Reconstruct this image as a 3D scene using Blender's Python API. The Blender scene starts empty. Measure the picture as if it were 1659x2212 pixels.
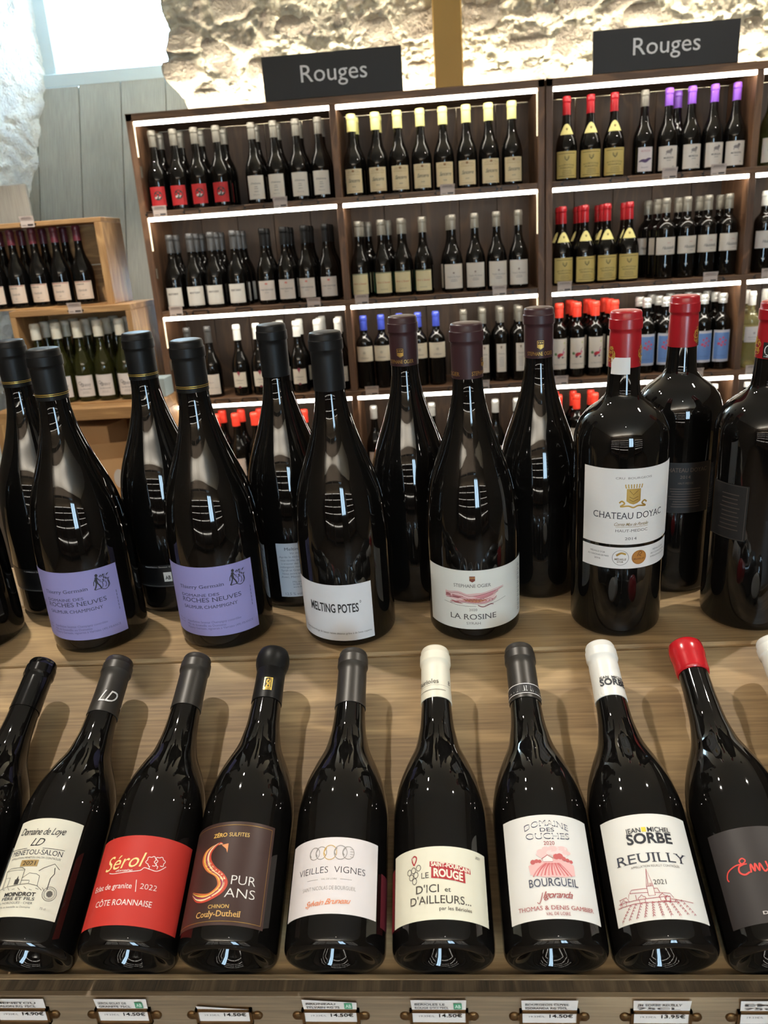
import bpy, bmesh, math, random
import numpy as np
from mathutils import Matrix, Vector

random.seed(7)
SC = bpy.context.scene
COL = SC.collection
H0 = 1.5                       # eye height; heights below are given relative to the eye
PI = math.pi

# ------------------------------------------------------------------ camera, world, lights, exposure
cam_d = bpy.data.cameras.new('camera')
cam = bpy.data.objects.new('camera', cam_d); COL.objects.link(cam)
SC.camera = cam
cam_d.sensor_fit = 'HORIZONTAL'; cam_d.sensor_width = 36.0
cam_d.lens = 36.0 * 1680.0 / 1659.0
cam_d.clip_start = 0.02
cam.matrix_world = Matrix(((0.99626292, 0.04362296, 0.07454679, 0.0),
                           (0.05622338, 0.32765849, -0.94312186, 0.0),
                           (-0.06556766, 0.94378861, 0.32398138, H0),
                           (0, 0, 0, 1)))
cam_d.dof.use_dof = True; cam_d.dof.focus_distance = 0.80; cam_d.dof.aperture_fstop = 16.0

world = bpy.data.worlds.new('sky'); SC.world = world
world.use_nodes = True
bg = world.node_tree.nodes['Background']
bg.inputs[0].default_value = (0.56, 0.80, 1.0, 1); bg.inputs[1].default_value = 26.0

SC.view_settings.view_transform = 'Standard'
SC.view_settings.look = 'None'
SC.view_settings.exposure = 0.0
SC.view_settings.gamma = 1.0
SC.view_settings.use_curve_mapping = False

SPOTS = [  # position (relative to the eye), aim, power, cone, radius
    ((-0.80, 1.16, 1.30), (-0.22, 0.70, -0.5), 86, 56, 0.022),
    ((1.10, 1.16, 1.30), (0.40, 0.70, -0.5), 70, 38, 0.022),
    ((-0.75, 1.45, 1.32), (-0.1, 0.85, -0.44), 15, 60, 0.03),
    ((-1.3, 2.2, 1.32), (-1.42, 3.1, -0.3), 100, 56, 0.03),  # added spot, brightens the crates and their bottle caps
    ((0.2, -0.7, 1.32), (0.1, 0.6, -0.6), 4, 90, 0.03),  # added weak spot behind the viewer, for highlights on glass
    ((1.5, 2.0, 1.32), (1.0, 3.1, -0.3), 14, 90, 0.03),  # added spot before the right shelving unit, for more highlights
]
STRIP = 24.0       # radiance of the shelf light strips
WASH = 185.0        # radiance of the strip that washes the stone wall
CEIL_FILL = 66.0  # power of the unseen lights added to brighten the ceiling

# ------------------------------------------------------------------ materials
_m = {}
def rgb(c):
    """sRGB 0..255 -> linear"""
    return tuple(((v / 255.0) / 12.92 if v <= 10 else ((v / 255.0 + 0.055) / 1.055) ** 2.4) for v in c)

def mat(name, col=None, rough=0.5, metal=0.0, emit=None, estr=0.0, spec=0.5, coat=0.0, trans=0.0, ior=1.5):
    if name in _m: return _m[name]
    m = bpy.data.materials.new(name); m.use_nodes = True
    b = m.node_tree.nodes['Principled BSDF']
    if col is not None: b.inputs['Base Color'].default_value = (*col, 1)
    b.inputs['Roughness'].default_value = rough; b.inputs['Metallic'].default_value = metal
    b.inputs['Specular IOR Level'].default_value = spec; b.inputs['IOR'].default_value = ior
    b.inputs['Coat Weight'].default_value = coat
    b.inputs['Transmission Weight'].default_value = trans
    if emit: b.inputs['Emission Color'].default_value = (*emit, 1); b.inputs['Emission Strength'].default_value = estr
    _m[name] = m
    return m

def paint(c, rough=0.6, metal=0.0):
    """flat printed / paper colour from an sRGB triple"""
    return mat('print_%d_%d_%d_%d' % (*c, int(rough * 100)), rgb(c), rough, metal)

def nd(nt, t, **kw):
    n = nt.nodes.new(t)
    for k, v in kw.items(): setattr(n, k, v)
    return n

def wood(name, dark, light, axis=0, fine=1.0, rough=0.6, bump=0.12, knots=0.0, rings=5.0, rw=0.3, tw=0.5):
    if name in _m: return _m[name]
    m = mat(name, rgb(dark), rough)
    nt = m.node_tree; L = nt.links.new; b = nt.nodes['Principled BSDF']
    tc = nd(nt, 'ShaderNodeTexCoord'); oi = nd(nt, 'ShaderNodeObjectInfo')
    mul = nd(nt, 'ShaderNodeMath', operation='MULTIPLY'); mul.inputs[1].default_value = 37.0
    L(oi.outputs['Random'], mul.inputs[0])
    add = nd(nt, 'ShaderNodeVectorMath', operation='ADD')
    L(tc.outputs['Object'], add.inputs[0]); L(mul.outputs[0], add.inputs[1])
    def noise(sc_along, sc_across, detail, dist):
        mp = nd(nt, 'ShaderNodeMapping')
        s = [sc_across] * 3; s[axis] = sc_along
        mp.inputs['Scale'].default_value = s
        L(add.outputs[0], mp.inputs['Vector'])
        n = nd(nt, 'ShaderNodeTexNoise'); n.inputs['Scale'].default_value = 1.0
        n.inputs['Detail'].default_value = detail; n.inputs['Distortion'].default_value = dist
        L(mp.outputs[0], n.inputs['Vector']); return n
    broad = noise(1.6 * fine, 7.0 * fine, 2.0, 0.6)
    fibre = noise(9.0 * fine, 260.0 * fine, 4.0, 0.1)
    tone = noise(1.2 * fine, 3.0 * fine, 2.0, 0.0)
    sn = nd(nt, 'ShaderNodeMath', operation='MULTIPLY'); sn.inputs[1].default_value = rings * 6.283
    L(broad.outputs['Fac'], sn.inputs[0])
    si = nd(nt, 'ShaderNodeMath', operation='SINE'); L(sn.outputs[0], si.inputs[0])
    ab = nd(nt, 'ShaderNodeMath', operation='POWER'); ab.inputs[1].default_value = 5.0
    ma = nd(nt, 'ShaderNodeMath', operation='MULTIPLY_ADD'); ma.inputs[1].default_value = 0.5; ma.inputs[2].default_value = 0.5
    L(si.outputs[0], ma.inputs[0]); L(ma.outputs[0], ab.inputs[0])
    m1 = nd(nt, 'ShaderNodeMath', operation='MULTIPLY'); m1.inputs[1].default_value = rw; L(ab.outputs[0], m1.inputs[0])
    m2 = nd(nt, 'ShaderNodeMath', operation='MULTIPLY_ADD'); m2.inputs[1].default_value = 0.55; L(fibre.outputs['Fac'], m2.inputs[0]); L(m1.outputs[0], m2.inputs[2])
    m3 = nd(nt, 'ShaderNodeMath', operation='MULTIPLY_ADD'); m3.inputs[1].default_value = tw; L(tone.outputs['Fac'], m3.inputs[0]); L(m2.outputs[0], m3.inputs[2])
    cr = nd(nt, 'ShaderNodeValToRGB')
    cr.color_ramp.elements[0].position = 0.30; cr.color_ramp.elements[0].color = (*rgb(dark), 1)
    cr.color_ramp.elements[1].position = 0.95; cr.color_ramp.elements[1].color = (*rgb(light), 1)
    L(m3.outputs[0], cr.inputs[0])
    out = cr.outputs[0]
    if knots > 0:
        mp = nd(nt, 'ShaderNodeMapping'); s = [5.0] * 3; s[axis] = 2.2; mp.inputs['Scale'].default_value = s
        L(add.outputs[0], mp.inputs['Vector'])
        vo = nd(nt, 'ShaderNodeTexVoronoi'); vo.inputs['Scale'].default_value = 1.0; L(mp.outputs[0], vo.inputs['Vector'])
        kr = nd(nt, 'ShaderNodeValToRGB'); kr.color_ramp.elements[0].position = 0.03; kr.color_ramp.elements[1].position = 0.13
        kr.color_ramp.elements[0].color = (1, 1, 1, 1); kr.color_ramp.elements[1].color = (0, 0, 0, 1)
        L(vo.outputs['Distance'], kr.inputs[0])
        kk = nd(nt, 'ShaderNodeMath', operation='MULTIPLY'); kk.inputs[1].default_value = knots; L(kr.outputs[0], kk.inputs[0])
        mx = nd(nt, 'ShaderNodeMix', data_type='RGBA'); L(kk.outputs[0], mx.inputs[0]); L(out, mx.inputs[6])
        mx.inputs[7].default_value = (*[v * 0.35 for v in rgb(dark)], 1); out = mx.outputs[2]
    L(out, b.inputs['Base Color'])
    bp = nd(nt, 'ShaderNodeBump'); bp.inputs['Strength'].default_value = bump; bp.inputs['Distance'].default_value = 0.002
    L(m2.outputs[0], bp.inputs['Height']); L(bp.outputs[0], b.inputs['Normal'])
    return m

GLASS = mat('dark_bottle_glass', (0.0035, 0.0032, 0.003), 0.035, spec=0.5)
def glass_detail():
    nt = GLASS.node_tree; b = nt.nodes['Principled BSDF']
    tc = nd(nt, 'ShaderNodeTexCoord'); n = nd(nt, 'ShaderNodeTexNoise'); n.inputs['Scale'].default_value = 60; n.inputs['Detail'].default_value = 3
    nt.links.new(tc.outputs['Object'], n.inputs['Vector'])
    r = nd(nt, 'ShaderNodeMapRange'); r.inputs['From Min'].default_value = .4; r.inputs['From Max'].default_value = .8
    r.inputs['To Min'].default_value = .025; r.inputs['To Max'].default_value = .06
    nt.links.new(n.outputs['Fac'], r.inputs['Value']); nt.links.new(r.outputs[0], b.inputs['Roughness'])
glass_detail()
GLASS_GREEN = mat('olive_bottle_glass', (0.055, 0.058, 0.014), 0.03, trans=0.6)
GLASS_CLEAR = mat('pale_wine_glass', (0.86, 0.80, 0.42), 0.03, trans=0.85)

W_STAND = wood('stand_wood', (120, 97, 69), (208, 176, 128), 0, 1.3, 0.6, 0.15, 0.55, 4.0, .22, .35)
W_FASCIA = wood('fascia_wood', (100, 84, 66), (168, 146, 116), 0, 1.6, 0.65, 0.15, 0.0, 3.0)
W_EDGE = wood('end_grain_wood', (52, 44, 34), (120, 102, 78), 1, 3.0, 0.8, 0.5)
W_EDGE2 = wood('ply_edge_wood', (104, 88, 66), (176, 150, 114), 0, 2.0, 0.7, 0.3)
W_SHELF = wood('shelf_wood', (66, 46, 32), (128, 94, 66), 0, 1.5, 0.55, 0.12, 0.4)
W_SHELFV = wood('shelf_upright_wood', (72, 50, 36), (134, 98, 70), 2, 1.5, 0.55, 0.12, 0.4)
W_BACK = wood('shelf_back_wood', (42, 30, 21), (78, 57, 39), 2, 1.2, 0.65, 0.12, 0.6)
W_GREY = wood('grey_plank_wood', (126, 124, 117), (184, 181, 171), 2, 1.1, 0.7, 0.12, 0.55, 1.6, .18, .6)
W_CRATE = wood('crate_wood', (140, 100, 60), (212, 170, 116), 0, 1.3, 0.6, 0.12, 0.5)
W_CRATEV = wood('crate_upright_wood', (140, 100, 60), (212, 170, 116), 2, 1.3, 0.6, 0.12, 0.5)
W_FLOOR = wood('floor_wood', (70, 56, 44), (120, 98, 76), 1, 0.8, 0.5)
CARD = mat('cardboard', rgb((216, 172, 122)), 0.85)
LED = mat('led_strip', (1, 1, 1), 0.5, emit=(1.0, 0.94, 0.82), estr=STRIP)
LEDW = mat('led_wash_strip', (1, 1, 1), 0.5, emit=(1.0, 0.91, 0.70), estr=WASH)
BRASS = mat('aged_brass', rgb((120, 92, 60)), 0.42, metal=0.9)
BLACKM = mat('black_metal', (0.02, 0.02, 0.02), 0.4, metal=0.6)
PLASTER = mat('ceiling_plaster', rgb((226, 220, 208)), 0.9)

# ------------------------------------------------------------------ object helpers
def link(name, me, m=None, parent=None, loc=None):
    o = bpy.data.objects.new(name, me); COL.objects.link(o)
    if m is not None and hasattr(me, 'materials') and not me.materials: me.materials.append(m)
    if parent is not None: o.parent = parent
    if loc is not None: o.location = loc
    return o

def tag(o, label=None, cat=None, group=None, kind=None):
    if label: o['label'] = label
    if cat: o['category'] = cat
    if group: o['group'] = group
    if kind: o['kind'] = kind
    return o

def empty(name, loc, rot=None):
    o = bpy.data.objects.new(name, None); COL.objects.link(o); o.empty_display_size = 0.02
    o.location = loc
    if rot is not None: o.rotation_euler = rot
    return o

def mesh(name, verts, faces, smooth=False):
    me = bpy.data.meshes.new(name); me.from_pydata([tuple(v) for v in verts], [], faces); me.update()
    if smooth: me.polygons.foreach_set('use_smooth', [True] * len(me.polygons))
    return me

def box(name, a, b, m, parent=None, bevel=0.0015, origin=None):
    """box between corners a and b (heights relative to the eye); the object's origin is its centre"""
    a = Vector(a); b = Vector(b); c = (a + b) / 2; d = (b - a) / 2
    bm = bmesh.new(); bmesh.ops.create_cube(bm, size=2.0)
    bmesh.ops.scale(bm, vec=d, verts=bm.verts)
    if bevel > 0:
        bv = min(bevel, 0.3 * min(abs(v) * 2 for v in d))
        bmesh.ops.bevel(bm, geom=bm.edges[:], offset=bv, segments=1, affect='EDGES')
    me = bpy.data.meshes.new(name); bm.to_mesh(me); bm.free()
    loc = c + Vector((0, 0, H0))
    if parent is not None: loc = loc - parent.matrix_basis.translation
    return link(name, me, m, parent, loc)

def hermite(pts, n):
    """smooth curve through (r,z) control points"""
    p = np.array(pts, float); k = len(p)
    if k == 2: return [tuple(p[0]), tuple(p[1])]
    t = np.zeros_like(p); t[1:-1] = (p[2:] - p[:-2]) / 2; t[0] = p[1] - p[0]; t[-1] = p[-1] - p[-2]
    out = []
    for i in range(k - 1):
        for j in range(n):
            s = j / n
            out.append((2*s**3-3*s*s+1)*p[i] + (s**3-2*s*s+s)*t[i] + (-2*s**3+3*s*s)*p[i+1] + (s**3-s*s)*t[i+1])
    out.append(p[-1]); return [tuple(q) for q in out]

def lathe(name, sections, segs=32, sharp=True):
    """revolve a list of smooth profile sections [(r,z)...] about z"""
    bm = bmesh.new(); prev = None
    def ring(r, z):
        if r < 1e-6: return [bm.verts.new((0, 0, z))]
        return [bm.verts.new((r * math.sin(2*PI*i/segs), -r * math.cos(2*PI*i/segs), z)) for i in range(segs)]
    for sec in sections:
        prev = ring(*sec[0])
        for q in sec[1:]:
            cur = ring(*q)
            for i in range(segs):
                j = (i + 1) % segs
                if len(prev) == 1 and len(cur) == 1: break
                if len(prev) == 1: f = (prev[0], cur[j], cur[i])
                elif len(cur) == 1: f = (prev[i], prev[j], cur[0])
                else: f = (prev[i], prev[j], cur[j], cur[i])
                bm.faces.new(f).smooth = True
            prev = cur
    bmesh.ops.recalc_face_normals(bm, faces=bm.faces)
    me = bpy.data.meshes.new(name); bm.to_mesh(me); bm.free()
    return me

# ------------------------------------------------------------------ lettering
_tx = {}
def raw_text(s, style):
    k = (s, style)
    if k in _tx: return _tx[k]
    cu = bpy.data.curves.new('lettering', 'FONT'); cu.body = s; cu.resolution_u = 3
    cu.offset = {'bold': 0.018, 'light': -0.013, 'script': 0.002, 'black': 0.032, 'hand': 0.004}.get(style, 0.0)
    if style == 'script': cu.shear = 0.45; cu.space_character = 0.88
    if style == 'ital': cu.shear = 0.25
    if style == 'cond': cu.offset = 0.02
    o = bpy.data.objects.new('t', cu)
    me = o.to_mesh()
    V = [(v.co.x, v.co.y) for v in me.vertices]; F = [tuple(p.vertices) for p in me.polygons]
    if style in ('serif', 'serifb'):
        cnt = {}
        for f in F:
            for i in range(len(f)):
                e = tuple(sorted((f[i], f[(i + 1) % len(f)]))); cnt[e] = cnt.get(e, 0) + 1
        ys = (0.0, max(v[1] for v in V)) if s.upper() == s else (0.0, 0.682, 0.449)
        for (a, b), c in list(cnt.items()):
            if c != 1: continue
            (xa, ya), (xb, yb) = V[a], V[b]
            if abs(ya - yb) > 1e-4 or not 0.05 < abs(xa - xb) < 0.16: continue
            if not any(abs(ya - y) < 0.004 for y in ys): continue
            x0, x1 = min(xa, xb) - 0.06, max(xa, xb) + 0.06
            y0, y1 = (ya, ya + 0.045) if ya < 0.1 else (ya - 0.045, ya)
            n = len(V); V += [(x0, y0), (x1, y0), (x1, y1), (x0, y1)]; F.append((n, n + 1, n + 2, n + 3))
    o.to_mesh_clear(); bpy.data.objects.remove(o); bpy.data.curves.remove(cu)
    V = np.array(V) if V else np.zeros((1, 2))
    _tx[k] = (V, F); return _tx[k]

class Art:
    """flat artwork in millimetres (x to the right along the surface, y up), later laid on a cylinder or a plane"""
    def __init__(s): s.l = {}; s.n = 0
    def _add(s, kind, V, F, col):
        s.n += 1
        d = s.l.setdefault(kind, {}).setdefault(col, [[], [], s.n])
        o = len(d[0]); d[0] += [(x, y, s.n) for x, y in V]; d[1] += [tuple(i + o for i in f) for f in F]
    def T(s, txt, x0, x1, y, cap, col=(25, 25, 28), style='sans', rise=0.0, bend=0.0):
        V, F = raw_text(txt, style)
        a, b = V[:, 0].min(), V[:, 0].max(); k = (x1 - x0) / max(b - a, 1e-6)
        X = x0 + (V[:, 0] - a) * k; u = (X - x0) / max(x1 - x0, 1e-6) * 2 - 1
        Y = y + V[:, 1] / 0.682 * cap + rise * u - bend * u * u
        s._add('lettering', list(zip(X, Y)), F, col); return s
    def S(s, pts, w, col, w2=None):
        p = np.array(pts, float); n = len(p); V = []
        for i in range(n):
            t = p[min(i + 1, n - 1)] - p[max(i - 1, 0)]; t /= max(np.linalg.norm(t), 1e-9)
            ww = w if w2 is None else w * math.sin(PI * (i + .15) / (n - .7)) + w2
            q = np.array((-t[1], t[0])) * ww / 2
            V += [tuple(p[i] + q), tuple(p[i] - q)]
        s._add('illustration', V, [(2*i, 2*i+1, 2*i+3, 2*i+2) for i in range(n - 1)], col); return s
    def C(s, pts, w, col, n=6, w2=None): return s.S(hermite(pts, n), w, col, w2)
    def P(s, pts, col): s._add('illustration', pts, [tuple(range(len(pts)))], col); return s
    def R(s, x0, y0, x1, y1, col, nx=10):
        V = []; 
        for i in range(nx + 1):
            x = x0 + (x1 - x0) * i / nx; V += [(x, y0), (x, y1)]
        s._add('illustration', V, [(2*i, 2*i+2, 2*i+3, 2*i+1) for i in range(nx)], col); return s
    def D(s, x, y, r, col, n=20, ry=None):
        ry = ry or r
        s._add('illustration', [(x, y)] + [(x + r*math.cos(2*PI*i/n), y + ry*math.sin(2*PI*i/n)) for i in range(n)],
               [(0, i + 1, (i + 1) % n + 1) for i in range(n)], col); return s
    def O(s, x, y, r, w, col, n=24, ry=None):
        ry = ry or r
        return s.S([(x + r*math.cos(2*PI*i/n), y + ry*math.sin(2*PI*i/n)) for i in range(n + 1)], w, col)
    def lines(s, x0, x1, y, dy, n, h, col, seed=0):
        rnd = random.Random(seed)
        for i in range(n):
            e = rnd.uniform(0, (x1 - x0) * .15)
            s.R(x0 + e, y - i*dy, x1 - e*rnd.random(), y - i*dy + h, col, 6)
        return s
    def build(s, put, parent, cut=3.0, lift=0.00042):
        """put(x_m, y_m, height) -> local point"""
        for kind, cols in s.l.items():
            V = []; F = []; mi = []; mats = []
            for ci, (col, (vs, fs, order)) in enumerate(cols.items()):
                mats.append(paint(col, 0.55) if not isinstance(col, str) else _m[col])
                bm = bmesh.new()
                bv = [bm.verts.new((x, y, n)) for x, y, n in vs]
                for f in fs:
                    try: bm.faces.new([bv[i] for i in f])
                    except ValueError: pass
                if cut and vs:
                    xs = [v[0] for v in vs]; x = math.floor(min(xs) / cut) * cut + cut
                    while x < max(xs):
                        bmesh.ops.bisect_plane(bm, geom=bm.verts[:] + bm.edges[:] + bm.faces[:], plane_co=(x, 0, 0), plane_no=(1, 0, 0), dist=1e-5)
                        x += cut
                bm.verts.index_update(); o = len(V)
                for v in bm.verts: V.append(put(v.co.x / 1000, v.co.y / 1000, lift + 0.000006 * v.co.z))
                for f in bm.faces:
                    F.append(tuple(o + v.index for v in f.verts)); mi.append(ci)
                bm.free()
            me = mesh(kind, V, F); 
            for m in mats: me.materials.append(m)
            me.polygons.foreach_set('material_index', mi)
            # face outwards
            link(kind, me, None, parent)

def on_cyl(R, dz=0.0, taper=None):
    def put(x, y, h):
        r = (taper(y) if taper else R) + h; t = x / R
        return (r * math.sin(t), -r * math.cos(t), y + dz)
    return put

def patch(name, R, x0, x1, z0, z1, m, parent, arch=0.0, notch=None, taper=None):
    """curved paper label from arc x0..x1 (mm), height z0..z1 (mm)"""
    nx = max(4, int((x1 - x0) / 4)); V = []; F = []; nz = 1 if not taper else 6
    for i in range(nx + 1):
        u = i / nx; x = (x0 + (x1 - x0) * u) / 1000 / R
        top = z1 + arch * (1 - (2*u - 1)**2)
        if notch: top -= notch * max(0.0, abs(2*u - 1) - .72) / .28
        for j in range(nz + 1):
            z = (z0 + (top - z0) * j / nz) / 1000
            r = (taper(z) if taper else R) + 0.00022
            V.append((r * math.sin(x), -r * math.cos(x), z))
    k = nz + 1
    for i in range(nx):
        for j in range(nz): F.append((i*k + j, (i+1)*k + j, (i+1)*k + j + 1, i*k + j + 1))
    me = mesh(name, V, F, True)
    return link(name, me, m, parent)

# ------------------------------------------------------------------ bottles
SHAPES = {
    'burgundy': [(.36, 1.0), (.40, .995), (.442, .956), (.497, .87), (.553, .72), (.611, .537), (.66, .45), (.709, .395), (.81, .355), (.965, .345)],
    'burgundy_magnum': [(.25, 1.0), (.35, .995), (.443, .945), (.50, .885), (.549, .795), (.60, .675), (.65, .555), (.70, .452), (.75, .368), (.79, .325), (.83, .305), (.965, .31)],
    'bordeaux': [(.58, 1.0), (.62, .985), (.655, .93), (.69, .78), (.72, .58), (.745, .455), (.785, .405), (.965, .385)],
    'bordeaux_magnum': [(.58, 1.0), (.615, .998), (.64, .982), (.667, .925), (.69, .84), (.712, .70), (.732, .51), (.752, .385), (.775, .345), (.843, .318), (.965, .30)],
}
_bm = {}
def radius_at(shape, H, R):
    pts = SHAPES[shape]; z = [p[0] * H for p in pts]; r = [p[1] * R for p in pts]
    return lambda h: float(np.interp(h, z, r))

def bottle_mesh(shape, H, R, segs):
    k = (shape, H, R, segs)
    if k not in _bm:
        pts = SHAPES[shape]; punt = [(0.0, .028), (R*.18, .0265), (R*.4, .020), (R*.62, .006), (R*.74, .0012), (R*.82, 0.0), (R*.92, .0010), (R*.985, .005), (R, .010)]
        body = [(R, .010), (R, pts[0][0]*H)]
        sh = hermite([(p[1]*R, p[0]*H) for p in pts], 3)
        top = [(pts[-1][1]*R, pts[-1][0]*H), (pts[-1][1]*R*.9, H*.985), (0, H*.985)]
        # one continuous skin: base, body, shoulder, neck
        prof = hermite(punt, 3)[:-1] + body[:1] + [(R, pts[0][0]*H*.5)] + sh + top[1:]
        _bm[k] = lathe('glass_body', [prof], segs)
    return _bm[k]

def capsule_mesh(shape, H, R, z0, segs, style='foil', e=0.0006):
    k = ('cap', shape, H, R, z0, segs, style, e)
    if k not in _bm:
        ra = radius_at(shape, H, R); rn = ra(H*.96) + e
        a = ra(z0) + e
        mid = [(ra(z0 + (H - z0) * t) + e) for t in (.3, .6)]
        s = [(ra(z0) - .0002, z0), (a, z0)] + [(mid[0], z0 + (H - z0)*.3), (mid[1], z0 + (H - z0)*.6)]
        if style == 'foil':
            zb = H - .019
            s += [(rn - .0002, zb - .0012), (rn + .0010, zb), (rn + .0013, zb + .0012)]
            s2 = [(rn + .0013, zb + .0012), (rn + .0011, H - .0085)]
            s3 = [(rn + .0011, H - .0085), (rn + .0002, H - .0075), (rn + .0001, H - .003), (rn - .0008, H - .0008), (rn - .003, H - .0001), (0, H + .0002)]
            secs = [s[:2], s[1:], s2, s3]
        elif style == 'band':          # wide ring at the mouth
            zb = H - .026
            s += [(rn - .0004, zb - .004)]
            s2 = [(rn - .0004, zb - .004), (rn + .001, zb), (rn + .0026, zb + .006), (rn + .0030, zb + .012), (rn + .0022, zb + .018), (rn + .0004, H - .003), (rn - .004, H - .0004), (0, H)]
            secs = [s[:2], s[1:], s2]
        else:                          # poured wax
            s = [(ra(z0) - .0002, z0), (a + .0006, z0), (a + .0015, z0 + .004), (rn + .0018, H - .022), (rn + .0026, H - .018), (rn + .0030, H - .012), (rn + .0022, H - .004), (rn - .001, H - .0005), (0, H + .0004)]
            secs = [s]
        _bm[k] = lathe('capsule', secs, segs)
    return _bm[k]

def bottle(name, shape, H, R, cap_mat, cap_z, parts, glass=None, segs=24, cap_style='foil', cut=0, e=0.0006):
    """builds the parts of one bottle under an Empty at its base centre; parts(root, cap, put, R) adds labels"""
    root = empty(name, (0, 0, 0))
    g = link('glass_body', bottle_mesh(shape, H, R, segs), None, root)
    if not g.data.materials: g.data.materials.append(glass or GLASS)
    if glass is not None and g.data.materials[0] != glass:
        g.data = g.data.copy(); g.data.materials[0] = glass
    c = link('capsule', capsule_mesh(shape, H, R, cap_z, segs, cap_style, e).copy(), None, root)
    c.data.materials.clear(); c.data.materials.append(cap_mat)
    if parts: parts(root, c)
    return root

def copy_thing(root):
    r = root.copy(); COL.objects.link(r)
    for ch in root.children:
        c = ch.copy(); COL.objects.link(c); c.parent = r
        for g in ch.children:
            d = g.copy(); COL.objects.link(d); d.parent = c
    return r

def foil(name, c, rough=0.35, metal=0.0, spec=0.5): return mat('foil_' + name, rgb(c), rough, metal, spec=spec)
F_BLACK = foil('black', (22, 22, 22), 0.42, 0.0, 0.2); F_CHAR = foil('charcoal', (54, 51, 47), 0.4, 0.25)
F_SHINY = foil('gloss_black', (12, 12, 13), 0.12); F_PLUM = foil('plum', (56, 35, 37), 0.38, 0.0, 0.3)
F_RED = foil('red', (150, 24, 32), 0.28); F_GREY = foil('grey', (120, 116, 106), 0.35, 0.3)
F_DGREY = foil('dark_grey', (74, 74, 74), 0.35, 0.2); F_YEL = foil('pale_yellow', (236, 230, 150), 0.45)
F_PUR = foil('violet', (138, 84, 196), 0.3); F_WHITE = foil('white', (226, 226, 220), 0.4)
F_CREAM = foil('cream', (226, 222, 204), 0.45); F_BLUE = foil('blue', (62, 78, 178), 0.3)
F_CORAL = foil('coral_red', (236, 66, 48), 0.4); F_SILV = foil('silver', (198, 198, 194), 0.3, 0.5)
F_WINE = foil('wine_red', (104, 44, 56), 0.35); F_GRN = foil('green', (96, 168, 60), 0.35)
F_WAX = mat('red_sealing_wax', rgb((186, 28, 36)), 0.22, coat=0.3)
GOLD = mat('gold_ink', rgb((196, 158, 84)), 0.35, metal=0.7)
GOLD2 = mat('gold_leaf', rgb((226, 190, 92)), 0.3, metal=0.6)

# ------------------------------------------------------------------ the room
def noise2(x, y, seed=0):
    """value noise on arrays"""
    xi = np.floor(x).astype(np.int64); yi = np.floor(y).astype(np.int64); fx = x - xi; fy = y - yi
    fx = fx*fx*(3 - 2*fx); fy = fy*fy*(3 - 2*fy)
    def h(a, b):
        n = (a * 374761393 + b * 668265263 + seed * 1274126177) & 0x7fffffff
        n = ((n ^ (n >> 13)) * 1274126177) & 0x7fffffff
        return ((n ^ (n >> 16)) & 0xffff) / 65535.0
    return (h(xi, yi)*(1-fx) + h(xi+1, yi)*fx)*(1-fy) + (h(xi, yi+1)*(1-fx) + h(xi+1, yi+1)*fx)*fy
def fbm(x, y, o=4, seed=0):
    s = 0; a = .5
    for i in range(o): s = s + a*noise2(x, y, seed + i*7); x = x*2.03; y = y*2.03; a *= .5
    return s
def worley(x, y, seed=3):
    xi = np.floor(x).astype(np.int64); yi = np.floor(y).astype(np.int64)
    f1 = np.full(x.shape, 9.0); f2 = np.full(x.shape, 9.0); cid = np.zeros(x.shape)
    def h(a, b, k):
        n = (a * 73856093 + b * 19349663 + (seed + k) * 83492791) & 0x7fffffff
        n = ((n ^ (n >> 13)) * 1274126177) & 0x7fffffff
        return ((n ^ (n >> 16)) & 0xffff) / 65535.0
    for dx in (-1, 0, 1):
        for dy in (-1, 0, 1):
            cx = xi + dx; cy = yi + dy
            px = cx + .15 + .7*h(cx, cy, 0); py = cy + .15 + .7*h(cx, cy, 1); d = np.hypot(px - x, py - y)
            new = d < f1
            f2 = np.where(new, f1, np.minimum(f2, d)); cid = np.where(new, h(cx, cy, 2), cid); f1 = np.where(new, d, f1)
    return f1, f2, cid

def stone_mat(name, stone_d, stone_l, mortar):
    m = mat(name, rgb(mortar), 0.95, spec=0.2); nt = m.node_tree; L = nt.links.new; b = nt.nodes['Principled BSDF']
    at = nd(nt, 'ShaderNodeAttribute', attribute_name='stone'); tc = nd(nt, 'ShaderNodeTexCoord')
    n = nd(nt, 'ShaderNodeTexNoise'); n.inputs['Scale'].default_value = 9; n.inputs['Detail'].default_value = 6; L(tc.outputs['Object'], n.inputs['Vector'])
    c1 = nd(nt, 'ShaderNodeValToRGB'); c1.color_ramp.elements[0].color = (*rgb(stone_d), 1); c1.color_ramp.elements[1].color = (*rgb(stone_l), 1)
    c1.color_ramp.elements[0].position = .3; c1.color_ramp.elements[1].position = .7; L(n.outputs['Fac'], c1.inputs[0])
    mx = nd(nt, 'ShaderNodeMix', data_type='RGBA'); L(at.outputs['Fac'], mx.inputs[0]); mx.inputs[6].default_value = (*rgb(mortar), 1); L(c1.outputs[0], mx.inputs[7])
    L(mx.outputs[2], b.inputs['Base Color'])
    n2 = nd(nt, 'ShaderNodeTexNoise'); n2.inputs['Scale'].default_value = 90; n2.inputs['Detail'].default_value = 6; L(tc.outputs['Object'], n2.inputs['Vector'])
    bp = nd(nt, 'ShaderNodeBump'); bp.inputs['Strength'].default_value = .9; bp.inputs['Distance'].default_value = .012; L(n2.outputs['Fac'], bp.inputs['Height']); L(bp.outputs[0], b.inputs['Normal'])
    return m
M_STONE = stone_mat('rubble_stone', (112, 104, 97), (158, 150, 139), (188, 183, 166))
M_WHITE_STONE = stone_mat('limewashed_stone', (206, 208, 208), (232, 234, 236), (238, 238, 234))

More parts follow.
